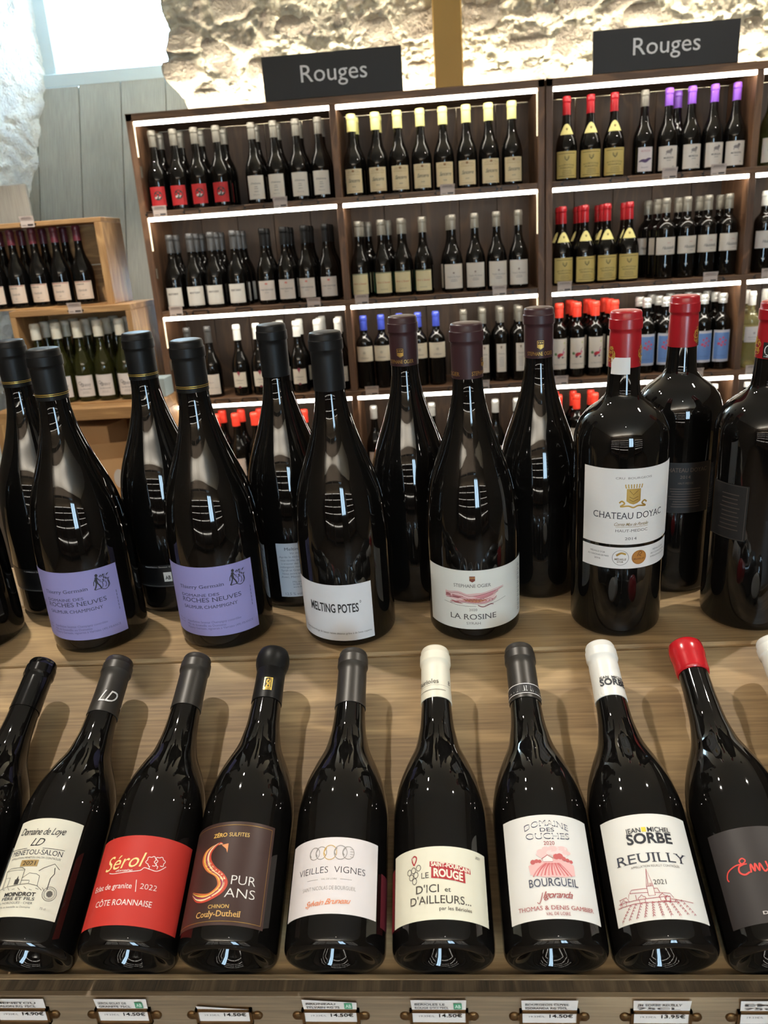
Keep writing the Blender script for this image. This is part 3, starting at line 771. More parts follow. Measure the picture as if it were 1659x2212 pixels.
def p_loye(root, cap):
    a = Art(); a.T('Domaine de Loye', -21, 21, 88.5, 6, K, 'script', bend=-1.5)
    a.T('LD', -6, 6, 79, 6.5, K, 'script'); a.S([(-25, 77), (-8, 77)], .4, K).S([(6, 77), (24.5, 77)], .4, K)
    a.T('MENETOU-SALON', -22.5, 24, 71.5, 4.2, (40, 46, 60), 'serif'); a.T('APPELLATION MENETOU-SALON CONTRÔLÉE', -21.5, 23.5, 68.3, 1.5, (90, 90, 90))
    a.R(-9, 61.5, 6.3, 67, (168, 138, 84)); a.T('2021', -7, 4.4, 62.7, 3.2, (60, 48, 30), 'bold')
    g = (82, 80, 76)
    a.S([(-22, 59), (-18, 61), (-6, 60.6), (-3, 59)], .4, g).S([(-3, 52), (2, 56), (8, 55.5), (11, 54)], .4, g).S([(9, 58), (12, 60.5), (20, 65), (25, 61)], .5, g).S([(-22, 59), (-3, 58.6)], .3, g).S([(11, 54), (11.5, 46), (16, 43)], .4, g).S([(-24, 44), (-16, 45.6), (-8, 46.2), (4, 47.4), (12, 46)], .4, g)
    a.S([(-20, 44), (-20, 53), (-15, 53), (-15, 46)], .5, g).S([(-22, 59), (-20, 53)], .4, g).S([(-3, 59), (-3, 47)], .4, g).S([(-3, 50), (4, 50), (4, 48)], .4, g)
    a.P([(-9, 47), (-5, 47), (-5, 51), (-6, 51), (-7, 54), (-8, 51), (-9, 51)], (60, 58, 56)).S([(20, 44), (20, 53), (22, 57), (21, 62)], .7, g)
    for i in range(9): a.S([(-24 + i*5, 43 + (i % 3)), (-21.5 + i*5, 42.4 + (i % 2))], .3, g)
    a.T('MOINDROT', -14.5, 12.5, 37.6, 2.9, K, 'black'); a.T('PÈRE ET FILS', -15.5, 12.9, 34.4, 2.2, (70, 70, 70), 'bold'); a.T('à MOROGUES - CHER', -16, 12.4, 31.4, 1.6, (90, 90, 90)); a.T('Mis en bouteille au Domaine', -15, 11.6, 28.3, 1.4, (110, 108, 104))
    a.O(23, 41, 5.6, .35, g).O(23, 41, 4.2, .3, g).D(23, 41, 2.6, (96, 92, 86), 8); a.T('75 cl', 19, 23.6, 28.3, 1.7, (120, 116, 110))
    lab(root, -25, 34, 21.5, 102, (238, 233, 214), a, arch=1.5)
    b = Art(); b.T('LD', -2, 16, 240, 13, (226, 226, 226), 'script'); b.T('L', 24, 32, 240, 11, (226, 226, 226), 'script'); b.build(cap_put(), cap, 2)
def p_serol(root, cap):
    a = Art(); Y_ = (242, 220, 150); Wh = (246, 236, 228)
    a.T('Sérol', -24, 11.5, 59.5, 11.5, Y_, 'ital', rise=1.5)
    a.C([(-18.3, 56.4), (-13.4, 55.4), (-4, 55.8), (8.5, 57.4), (12, 60), (16.4, 59.4), (22, 58.6), (26, 60.6), (29.6, 63.8)], .55, Wh); a.T('domaine', -12, 3, 56.7, 1.9, Wh, 'script')
    def tree(x, y, r):
        pts = [(x + r*(1 + .14*math.sin(6*t))*math.cos(t), y + r*.9*(1 + .14*math.sin(6*t))*math.sin(t)) for t in [i*.21 - 1.3 for i in range(29)]]
        a.S(pts, .55, Wh); a.S([(x - .8, y - r*.9), (x - 1.2, y - r*1.5)], .5, Wh)
    tree(17, 65.8, 4.4); tree(23.6, 66.6, 4.2)
    a.T('Eclat de granite', -31.5, 5.6, 43.0, 4.3, Wh, 'sans'); a.S([(8.2, 50), (9.6, 40.5)], .5, Wh); a.T('2022', 12.4, 26, 43.2, 4.2, Wh, 'light')
    a.T('CÔTE ROANNAISE', -24.6, 24.8, 30, 4.5, Wh, 'sans')
    lab(root, -41.5, 54.5, 14.8, 87, (204, 50, 40), a)
def p_couly(root, cap):
    a = Art(); G = 'gold_ink'; Wh = (240, 236, 230)
    x0, x1, z0, z1 = -47.5, 33.5, 17.5, 95
    a.S([(x0, z0), (x1, z0), (x1, z1), (x0, z1), (x0, z0)], .45, G)
    a.T('ZÉRO', -18.5, -5.5, 85, 3.3, (226, 180, 90), 'bold'); a.T('SULFITES', -3.5, 13.7, 85, 3.3, (226, 190, 110), 'sans')
    for k, c in enumerate([(206, 110, 60), (232, 190, 90), (150, 50, 80), (236, 214, 170), (196, 70, 50)]):
        o = (k - 2)*1.5
        a.C([(-8.5 + o*.3, 78.6), (-14 + o, 79 + o*.3), (-21.5 + o*1.2, 74), (-22 + o*1.3, 67), (-15.5 + o*1.2, 59), (-6.5 + o*.9, 53), (-2.6 + o, 46), (-6 + o*.8, 40 - o*.4), (-15, 36 - o*.8), (-25, 37.5 - o), (-33, 42 - o*.5)], 2.6, c, 6, .2)
    a.P([(-9, 78), (-3, 79), (-2.8, 71), (-4.4, 74.5)], (232, 150, 96))
    a.T('PUR', 4.2, 24.2, 45.6, 7.2, Wh, 'light'); a.T('ANS', .4, 25.1, 35.4, 7.2, Wh, 'light')
    a.T('CHINON', -11.8, 5.5, 27.2, 2.8, (226, 184, 100)); a.T('Couly-Dutheil', -22.2, 15.5, 21, 4.4, (232, 184, 106), 'serif')
    lab(root, -50.5, 36.2, 14.6, 98, (66, 45, 41), a, .4)
    b = Art(); b.R(-1.6, 248, 6.6, 263, 'gold_leaf', 4).R(-.8, 251, 5.8, 262.2, (24, 22, 20), 4).C([(2.5, 261), (1.0, 258), (2.2, 255), (1.2, 251.6), (4.4, 251.6), (3.2, 256), (4.2, 259)], 1.3, 'gold_leaf').D(2.6, 260, 1.0, 'gold_leaf')
    b.T('COULY', -1.2, 6.2, 248.6, 1.7, (60, 50, 30), 'bold'); b.build(cap_put(.0008), cap, 2)
def p_viei(root, cap):
    a = Art(); G = (150, 146, 142)
    for x, c, r in ((-17, G, 5.4), (-11, G, 5.6), (-3.2, (206, 168, 90), 6.4), (5.5, G, 6.2), (12, G, 5.6)): a.O(x, 70.5, r*.86, .55, c, 28, r*.92).C([(x - r*.6, 68), (x - r*.82, 71), (x - r*.5, 74.4)], .8, c)
    for i in range(4): a.S([(13.5, 67.5 + i*2), (16.4, 67.2 + i*2.2)], .35, G)
    a.T('VIEILLES  VIGNES', -32, 27.6, 54, 5.2, (44, 46, 56), 'light'); a.T('VAL DE LOIRE', -9.2, 3.8, 48.6, 1.2, (160, 156, 152)); a.S([(-22, 49.1), (-12, 49.1)], .3, G).S([(6.5, 49.1), (16, 49.1)], .3, G)
    a.T('SAINT NICOLAS DE BOURGUEIL', -26, 19.7, 40.8, 2.9, (140, 136, 132), 'light'); a.T('Sylvain Bruneau', -21.6, 16, 29.5, 4.2, (226, 130, 80), 'script', rise=1.2)
    lab(root, -47, 41, 22.6, 83.2, (232, 226, 226), a)
    lab(root, 47, 62, 20, 62, (92, 24, 36), None, name='back_label')
def p_beri(root, cap):
    a = Art(); Rd = (166, 36, 44); Dk = (62, 56, 52); Cr = (238, 232, 212)
    a.T('2021', 31.6, 37.6, 68.5, 2.0, Dk, 'script')
    a.C([(-22.4, 61), (-24, 64.5), (-24.2, 67), (-22, 68.4), (-20, 67), (-20.4, 64.4), (-22.4, 61)], 1.1, Rd)
    for x, y in [(-27, 56.3), (-22.9, 57.2), (-18.2, 58.4), (-25, 52), (-20.6, 53.2), (-21.9, 48.4)]: a.O(x, y, 2.0, .5, Dk, 18, 2.35)
    a.T('LE', -15.6, -9.4, 49.6, 4.4, Dk, 'hand')
    a.P([(-8.6, 58.2), (25.9, 54.2), (25.6, 58.4), (-8.4, 62.6)], Rd).P([(-7.4, 49.4), (20.6, 46.4), (20.4, 56), (-7.2, 59)], Rd)
    a.T('SAINT-POURÇAIN', -7.4, 24.8, 57.0, 3.2, Cr, 'black', rise=-2.0); a.T('ROUGE', -5.4, 18.6, 49.4, 6.0, Cr, 'black', rise=-1.4)
    a.T("D'ICI", -20.5, -1.4, 38.2, 6.0, Dk, 'hand'); a.T('et', 3.2, 8, 38.6, 3.6, Dk, 'hand'); a.T("D'AILLEURS...", -25.8, 24.8, 29.8, 6.0, Dk, 'hand'); a.T('par les Bérioles', -1.4, 25.1, 24.8, 2.6, Dk, 'hand')
    for i in range(7): a.C([(-40 + i*13, 22), (-37 + i*13, 38 + i % 3), (-41 + i*13, 52), (-36 + i*13, 70)], .22, (224, 219, 198))
    lab(root, -48, 45, 18, 74.6, (237, 233, 212), a)
    lab(root, -60, -49, 18, 66, (120, 26, 34), None, name='back_label')
    b = Art(); b.T('Bérioles', -19, 3, 250.5, 5, (60, 58, 54), 'serif'); b.S([(-22, 243), (10, 243)], .5, (60, 58, 54)); b.T('8', 13.5, 16, 251, 5, (60, 58, 54), 'hand'); b.S([(-22, 248.4), (16, 248.4)], .25, (120, 116, 110)); b.build(cap_put(), cap, 2)
def p_ouch(root, cap):
    a = Art(); N = (44, 52, 80); Rd = (160, 52, 56); Pk = (206, 130, 130); P2 = (226, 180, 178); Wt = (238, 236, 232)
    a.T('DOMAINE', -18.2, 18.6, 90.5, 4.8, N, 'serifb', bend=3.4); a.T('DOMAINE', -17.7, 18.1, 91.3, 3.3, Wt, 'light', bend=3.4)
    a.T('DES', -5.3, 6.2, 85.6, 3.2, N, 'serifb'); a.T('OUCHES', -17.6, 18.6, 79.4, 5.0, N, 'serifb', bend=-.8); a.T('OUCHES', -17.1, 18.1, 80.2, 3.4, Wt, 'light', bend=-.8); a.T('2020', -3.6, 5.1, 74.6, 3, Rd, 'serif')
    rr = random.Random(3)
    for i in range(16): a.D(rr.uniform(-14, 15), rr.uniform(66, 72), rr.uniform(2.2, 4.5), (234, 206, 204) if i % 2 else (226, 190, 188), 10, rr.uniform(1.4, 2.6))
    a.P([(-18, 59), (-10, 61.5), (2, 61), (14, 62), (19, 59), (19, 51), (10, 49), (-6, 49), (-17, 52)], P2)
    for i in range(11):
        x = -15 + i*3.1; a.C([(x*.35 + 1, 60), (x*.7, 55.5), (x, 50.2 + .3*(i % 2))], 1.1, (196, 96, 98) if i % 2 else Pk)
    a.P([(-6, 61), (-6, 63.5), (-2, 66), (2, 63.5), (2, 61)], (236, 222, 220)).S([(-7, 63.2), (-2, 66.3), (3, 63.2)], .5, Rd).S([(-6, 63), (-6, 61), (2, 61), (2, 63)], .35, Rd).P([(2, 61), (2, 63.4), (7, 64.2), (10, 62.4), (10, 61)], (222, 176, 174))
    for x, y, s in [(-14, 61.5, 2.2), (-11, 62, 1.8), (-8.5, 61.6, 1.6), (5, 65, 2.6), (8, 65.4, 2.8), (11, 63.6, 2), (14, 62.6, 1.8), (17, 61.8, 1.6)]: a.D(x, y, s, (190, 92, 92), 8, s*.9)
    a.T('BOURGUEIL', -19, 20.3, 42.2, 6, (48, 56, 82), 'serif'); a.T('Igoranda', -9, 14.4, 33.2, 5, (158, 60, 62), 'script'); a.C([(-9, 37.5), (-10.5, 33), (-12.4, 29.6), (-14, 30.6)], .5, (158, 60, 62))
    a.T('THOMAS & DENIS GAMBIER', -30.8, 32.6, 24.6, 3, (164, 64, 66), 'serifb', bend=-1); a.T('VAL DE LOIRE', -8.2, 10.4, 20.6, 2.3, (164, 80, 80), 'serif')
    lab(root, -40, 41, 18, 100, (237, 235, 231), a)
    b = Art(); b.R(-32, 236.5, 32, 246, (30, 30, 32), 20).R(-32, 235.4, 32, 236.2, (226, 226, 226), 20).R(-32, 246.4, 32, 247.2, (226, 226, 226), 20); b.T('DOMAINE DES', -25, 26, 238.2, 6.2, (206, 206, 206), 'bold'); b.build(cap_put(), cap, 2)
def p_sorbe(root, cap):
    a = Art(); Rd = (166, 70, 84); D = (30, 34, 44)
    a.T('JEAN', -20.3, -8, 84.4, 3.8, D, 'bold'); a.R(-7.2, 84.6, -3.6, 88.4, (236, 210, 70), 2); a.T('MICHEL', -2.6, 16.3, 84.4, 3.8, D, 'bold'); a.T('SORBE', -20.6, 16.2, 75.4, 8, D, 'black')
    a.T('REUILLY', -33, 26, 60.2, 7.4, (48, 52, 66), 'serif'); a.T('APPELLATION REUILLY CONTRÔLÉE', -21.5, 17.2, 56.4, 1.7, (120, 116, 116)); a.T('2021', -6.6, 3.2, 43, 3.6, (70, 66, 66))
    for p in [[(-12.4, 42), (-10.2, 55.6), (-7.4, 42)], [(-11, 42.2), (-10.2, 55)], [(-12.4, 42), (-7.4, 42), (-7.2, 35), (-12.2, 35), (-12.4, 42)], [(-26.6, 38.8), (-24.6, 41), (-12.4, 40.4)], [(-26.6, 38.8), (-12.4, 37.4)], [(-7.2, 40), (-4.6, 40), (-3.6, 37)], [(-27.3, 38.6), (-29, 33), (-10, 33), (4, 34), (3.4, 30)],
              [(-37, 36), (-30, 36.6), (-28, 33)], [(-38, 33), (-29, 33.4)], [(-36, 36), (-36.4, 30)], [(-39.4, 30.4), (-24, 30.6), (-8, 30), (10, 30)], [(-22, 37), (-22, 33)], [(-9.6, 42), (-9.6, 44), (-8.6, 44), (-8.6, 42)], [(4, 32), (12, 31.2), (22, 30.6)], [(-7, 37), (4, 36), (6, 33)]]: a.S(p, .42, Rd)
    for x, y, s in [(-33, 32.6, 2.4), (-17.6, 33, 2.8), (-2, 33, 2.6), (1.4, 32.2, 2)]: a.C([(x + s*(1 + .2*math.sin(5*t))*math.cos(t), y + s*(1 + .2*math.sin(5*t))*math.sin(t)) for t in [i*.5 for i in range(14)]], .4, Rd, 2)
    for i in range(10):
        for j in range(6):
            t = j/5; x = (-8 + (i - 4.5)*4.4)*(1) + (i - 4.5)*2.0*t; y = 29.5 - 9*t - abs(i - 4.5)*.0 + (1.2 if i > 7 else 0)
            a.S([(x - .8, y - .6), (x, y + .9), (x + .9, y - .3)], .6, Rd)
    lab(root, -43.5, 36.5, 17.4, 99.6, (237, 235, 229), a)
    b = Art(); b.T('JEAN  MICHEL', -10, 16, 250.6, 2.8, D, 'bold'); b.T('SORBE', -10, 17, 243, 7, D, 'black'); b.build(cap_put(), cap, 2)
def p_emy(root, cap):
    a = Art(); Rd = (226, 70, 62)
    a.C([(-35.5, 49.5), (-36.4, 52), (-34, 56.5), (-27, 59.5), (-21, 60), (-18.5, 62), (-20.4, 64), (-23, 62.4), (-21.4, 59.6), (-18, 59.4)], 1.0, Rd).C([(-20, 59.6), (-24.4, 58), (-25, 54), (-21.6, 51.6), (-17.4, 53)], 1.3, Rd)
    a.C([(-16.6, 52.4), (-15.4, 58.6), (-13.6, 53.2), (-12.2, 58.8), (-10.2, 53.2), (-8.8, 58.6), (-6.6, 52.6), (-4, 54)], 1.2, Rd).C([(-4, 60), (-3, 54), (0, 53.4), (3, 60), (1.4, 46), (-3, 41), (-6.4, 43.6), (-1, 49), (8, 55)], 1.2, Rd).C([(8, 60), (12, 53), (17, 60)], 1.1, Rd)
    a.T('DOMAINE', -17, 10, 21.6, 2.2, (206, 200, 196), 'bold')
    lab(root, -44.5, 36, 15.6, 88, (50, 45, 44), a, .5)
def plain_lab(c):
    def f(root, cap): lab(root, -40, 40, 18, 92, c, None)
    return f
FRONT = [(-.4500, F_SHINY, .2385, 'foil', plain_lab((232, 230, 224)), 'glossy-capped bottle cut off at the left edge of the inclined board', HB),
         (-.3625, F_CHAR, .2290, 'foil', p_loye, 'leaning wine bottle with a cream label and a house drawing', HB), (-.2745, F_CHAR, .2350, 'foil', p_serol, 'leaning wine bottle with a bright red label and yellow name', HB),
         (-.1900, F_BLACK, .2400, 'band', p_couly, 'leaning wine bottle with a dark brown label and a flaming letter S', .307), (-.1022, F_CHAR, .2320, 'foil', p_viei, 'leaning wine bottle with a white label and overlapping grey rings', HB),
         (-.0143, F_CREAM, .2345, 'foil', p_beri, 'leaning wine bottle with a cream cap and a grape drawing', HB), (.0748, F_CHAR, .2320, 'foil', p_ouch, 'leaning wine bottle with a red vineyard picture on its white label', HB),
         (.1592, F_WHITE, .2315, 'foil', p_sorbe, 'leaning wine bottle with a white cap and a red church drawing', HB), (.2465, F_WAX, .2620, 'wax', p_emy, 'leaning wine bottle sealed with red wax and a black label', HB),
         (.3340, F_WHITE, .2320, 'foil', plain_lab((226, 222, 216)), 'white-capped bottle cut off at the right edge of the inclined board', HB)]
for x, cm, cz, st, pf, lb, hh in FRONT:
    lean(bottle('wine_bottle', 'burgundy', hh, RB, cm, cz, pf, None, 56, st), x, lb)

# ------------------------------------------------------------------ magnums standing on the shelf
def stand_at(root, x, y, label, rz=0.0, grp='magnum bottles on the wooden shelf'):
    root.location = (x, y, zshelf(y) + .0004 + H0); root.rotation_euler = (TILT, 0, rz); tag(root, label, 'wine bottle', grp)
def mcap(shape, H, R, e=.0009):
    ra = radius_at(shape, H, R)
    return lambda rr: (lambda x, y, h: ((ra(y) + e + h)*math.sin(x/rr), -(ra(y) + e + h)*math.cos(x/rr), y))
HM = .3555; RR = .0563; RM = .0545; RO_ = .0535; RD = .0508; HD = .3585
mr = mcap('burgundy_magnum', HM, RR)(.0180); mo = mcap('burgundy_magnum', HM, RO_)(.0172); md = mcap('bordeaux_magnum', HD, RD)(.0160)
def gold_band(cap):
    b = Art(); b.R(-56, 304.4, 56, 305.0, 'gold_leaf', 40).R(-56, 306.2, 56, 306.8, 'gold_leaf', 40); b.build(mr, cap, 0)
def p_roches(root, cap):
    gold_band(cap); a = Art(); N = (52, 52, 74); L2 = (96, 94, 130)
    a.T('Thierry Germain', -44, 13.5, 82, 4.2, N, 'serif', rise=2.2); a.T('2020', -60, -50, 63, 3, (140, 136, 176), 'serif')
    a.T('DOMAINE DES', -42.5, 6.5, 71.5, 3.4, N, 'serif', rise=1.4); a.T('ROCHES NEUVES', -43, 31.5, 65.0, 5.4, N, 'serif', rise=1.8); a.T('SAUMUR CHAMPIGNY', -41.5, 26, 56.6, 4, N, 'serif', rise=1.8)
    a.T('Appellation Saumur Champigny contrôlée', -40.5, 27.4, 37.6, 2.6, L2, 'serif', rise=1); a.T('Mis en bouteille au Domaine', -41, 9.2, 33, 2.6, L2, 'serif', rise=.6); a.T('Thierry Germain, vigneron à Varrains (49) FRANCE', -41.5, 42, 29.5, 2.6, L2, 'serif', rise=1.2)
    a.T('750 ml', -58, -46, 37, 2.0, L2).T('12.5% vol', -58, -46, 33.4, 2.0, L2)
    for i in range(6): a.R(43.6, 50 + i*4.4, 44.6, 53.4 + i*4.4, L2, 1)
    I = (44, 44, 50)
    a.D(25, 100, 1.7, I, 12, 2).C([(24.6, 98), (24, 94), (24.4, 90.5)], 3.0, I).C([(24, 91), (22.4, 86), (20.6, 82.6)], 1.6, I).C([(24.6, 91), (27, 87), (28.4, 83)], 1.6, I).S([(23.6, 96.6), (21, 92), (20.4, 88)], .9, I).S([(25.6, 96.6), (27.6, 93)], .9, I)
    a.C([(21, 82.4), (27, 83), (33, 81), (38, 85), (37.6, 91)], .8, I)
    rr = random.Random(2)
    for k in range(26): x = rr.uniform(28, 38); y = rr.uniform(91, 99.5); a.C([(x, y), (x + rr.uniform(-1.6, 1.6), y + rr.uniform(-.5, 1.8)), (x + rr.uniform(-2, 2), y + rr.uniform(-1.8, 1.8))], .7, I, 3)
    for x in (30, 34, 36.6): a.C([(x, 91), (x + .6, 87), (x - .8, 83.6)], .7, I)
    lab(root, -66, 50, 20.5, 108.5, (150, 144, 198), a, .7, RR)
def p_roches_back(root, cap):
    gold_band(cap); a = Art(); W = (186, 184, 180)
    a.R(-70, 40.4, 70, 41.0, (110, 108, 104), 30); a.T('Appellation Saumur Champigny contrôlée', -22, 44, 66.5, 1.8, W)
    a.R(2, 47, 12, 60, W, 3); a.T('AB', 3.6, 10.6, 50, 5, (24, 24, 24), 'black')
    a.S([(22, 46), (46, 46), (46, 61), (22, 61), (22, 46)], .7, W)
    for i in range(12): t = 2*PI*i/12; a.D(34 + 6*math.cos(t), 53.5 + 4*math.sin(t), .7, W, 6)
    lab(root, -70, 70, 39, 70, (14, 14, 15), a, .35, RR, 'back_label')
def p_melt(root, cap):
    a = Art(); a.T('MELTING POTES', -43, 17.5, 47, 10.5, (24, 24, 26), 'cond'); a.T("°", 19, 21, 52, 8, (24, 24, 26)); a.T("Cuvée d'assemblage de beaux raisins obtenus grâce à de bons copains.", -58, 31.5, 19, 2.4, (70, 70, 72), 'sans')
    lab(root, -68, 34.5, 10.5, 81.5, (222, 222, 224), a, .65, RM)
def p_melt_back(root, cap):
    a = Art(); T_ = (86, 92, 104); a.T('Melting Potes', -4, 34, 82.5, 4, (50, 54, 64)); a.T('Vin de France', 2, 26, 77.5, 2.6, T_)
    for i, t in enumerate(['Après la déduction par le gel', 'vitae récolte, des amis vignerons', 'à trouver des raisins bio. Nous', 'mélangeons mutuellement pour', 'Syrah et Grenache aux queles', 'Nous avons encore et voeux', 'Avec, Merci aux vignerons']): a.T(t, -12 + (i % 3), 40 - (i % 2)*3, 72.5 - i*4.6, 2.6, T_)
    for i, t in enumerate(['Mis en bouteille par', 'SCEA Domaine Sérol', 'www.domaine-serol.com']): a.T(t, 2, 36, 38 - i*3.6, 2.4, T_)
    a.T('12,5 % vol', -9, 12, 20.5, 3.6, T_); a.O(27, 22, 3, .5, T_)
    lab(root, -15, 46, 18, 92, (176, 184, 194), a, .6, RM, 'back_label')
def gold_shield(b, x, y):
    G = 'gold_ink'; b.S([(x - 3.6, y + 4.6), (x + 3.6, y + 4.6), (x + 3.6, y - 3), (x, y - 5), (x - 3.6, y - 3), (x - 3.6, y + 4.6)], .6, G).P([(x - 3.2, y + .4), (x + 3.2, y + .4), (x + 3.2, y - 2.8), (x, y - 4.4), (x - 3.2, y - 2.8)], G)
    for i in range(3): b.D(x - 2.2 + i*2.2, y + 2.4, .8, G, 8)
def p_ogier_cap(root, cap, x):
    b = Art(); gold_shield(b, x, 314); b.T('STEPHANE OGIER', x - 16, x + 16, 301.6, 4.2, 'gold_ink', 'serif'); b.build(mo, cap, 2)
def p_rosine(root, cap):
    p_ogier_cap(root, cap, 20); b = Art(); b.T('OGIER', -24, -9, 301.6, 4.2, 'gold_ink', 'serif'); b.build(mo, cap, 2)
    a = Art(); Dk = (86, 84, 82)
    a.P([(-6.8, 85), (-.4, 85), (-.4, 79.6), (-3.6, 77.6), (-6.8, 79.6)], (110, 50, 34)).S([(-6.8, 82.4), (-.4, 82.4)], .5, (190, 150, 90))
    for i in range(3): a.D(-5.6 + i*2, 83.6, .6, (190, 150, 90), 8)
    a.T('STEPHANE OGIER', -25, 17.5, 71.2, 4, Dk, 'serif')
    L = [((-36, 63), (-20, 65.5), (-8, 62), (8, 64), (22, 67), (33, 68.5)), ((-35, 58), (-20, 60), (-6, 57), (12, 60), (26, 65)), ((-30, 52), (-14, 54), (4, 52), (18, 54), (24, 58))]
    C1 = [(202, 160, 160), (180, 120, 124), (170, 96, 104), (196, 140, 120)]
    a.P([(-36, 65), (-28, 63.5), (-20, 66), (-10, 63), (0, 64.4), (12, 64), (24, 66), (33, 68.6), (24, 62), (20, 55), (10, 50), (0, 52), (-14, 52), (-24, 55), (-36, 57)], (212, 180, 178))
    a.P([(-35, 62), (-26, 61), (-14, 60), (-20, 57), (-36, 58)], (150, 90, 92)).P([(-4, 60), (12, 63), (24, 65.6), (18, 60), (6, 57)], (196, 130, 136)).P([(-16, 56), (-2, 57), (14, 55), (4, 52.6), (-8, 53)], (176, 116, 82)).P([(-30, 54.6), (-20, 53), (-14, 50.5), (-24, 51)], (166, 108, 110))
    for i, l in enumerate(L): a.C(list(l), .9, C1[i], 4); a.C([(x, y - 1.6) for x, y in l], .5, (120, 62, 66), 4)
    for i in range(9): a.C([(-14 + i*3.6, 57), (-11 + i*3.8, 55), (-12 + i*3.8, 53.4)], .5, (140, 60, 70), 3)
    a.S([(-38, 51), (-20, 48.4), (0, 47.6)], .35, (70, 66, 64)).S([(10, 48.4), (24, 51), (36, 54)], .35, (70, 66, 64)).C([(2, 49), (8, 46.6), (16, 49), (20, 48.6)], 1.0, (120, 62, 66), 4)
    a.T('2020', -8, 1, 42, 2.9, (110, 106, 102), 'serif'); a.T('LA ROSINE', -30, 23, 31.2, 6.6, (64, 62, 62), 'serif'); a.T('SYRAH', -11.4, 4.5, 24.6, 3.2, (120, 116, 112))
    for i in range(11): a.R(60, 26 + i*5.6, 66, 27.2 + i*5.6, (150, 150, 146), 2).R(60, 28.6 + i*5.6, 64, 29.6 + i*5.6, (160, 160, 156), 2)
    lab(root, -64, 78, 18.5, 92, (226, 225, 216), a, .55, RO_)
def crest(b, x, y, s, G):
    b.P([(x - 5.6*s, y + 6*s), (x + 5.6*s, y + 6*s), (x + 5.6*s, y - 4.4*s), (x + 3*s, y - 6.4*s), (x, y - 7.4*s), (x - 3*s, y - 6.4*s), (x - 5.6*s, y - 4.4*s)], G)
    for i in range(7): b.S([(x - 6*s + 2*s*i, y + 6.4*s), (x - 6.6*s + 2.2*s*i, y + 8.6*s)], .9*s, G).D(x - 6.6*s + 2.2*s*i, y + 9.2*s, .6*s, G, 8)
    b.C([(x - 11*s, y - 6*s), (x - 9*s, y - 4.4*s), (x - 7*s, y - 6.6*s), (x - 10*s, y - 9*s), (x - 4*s, y - 8.6*s), (x, y - 10*s), (x + 4*s, y - 8.6*s), (x + 10*s, y - 9*s), (x + 7*s, y - 6.6*s), (x + 9*s, y - 4.4*s), (x + 11*s, y - 6*s)], 1.3*s, G, 5)
def doyac_cap(cap, xs, mark=None):
    b = Art()
    for x in xs:
        G = 'gold_leaf'; rr = random.Random(int(x) + 40)
        for k in range(30):
            t = rr.uniform(0, 2*PI); q = rr.uniform(2, 7); b.C([(x + q*math.cos(t)*.8, 314 + q*math.sin(t)*1.25), (x + (q + 1)*math.cos(t + .4)*.8, 314 + (q + 1)*math.sin(t + .4)*1.25), (x + q*math.cos(t + .8)*.8, 314 + q*math.sin(t + .8)*1.25)], .7, G, 3)
        b.O(x, 318, 2.4, .6, G).S([(x - 4, 311.6), (x + 4, 311.6)], 1.0, G)
        b.P([(x, 343), (x + 1.6, 345.6), (x + 1, 343.6), (x + 2.4, 343.4), (x + .4, 340.6), (x + .8, 342.6)], G)
    if mark is not None: b.R(mark - 1, 302, mark + 9, 318, (20, 20, 20), 4).O(mark + 4, 310, 3.4, .8, (220, 220, 220), 20, 5).R(mark + .4, 303, mark + 8, 304, (200, 200, 200), 3)
    b.build(md, cap, 2)
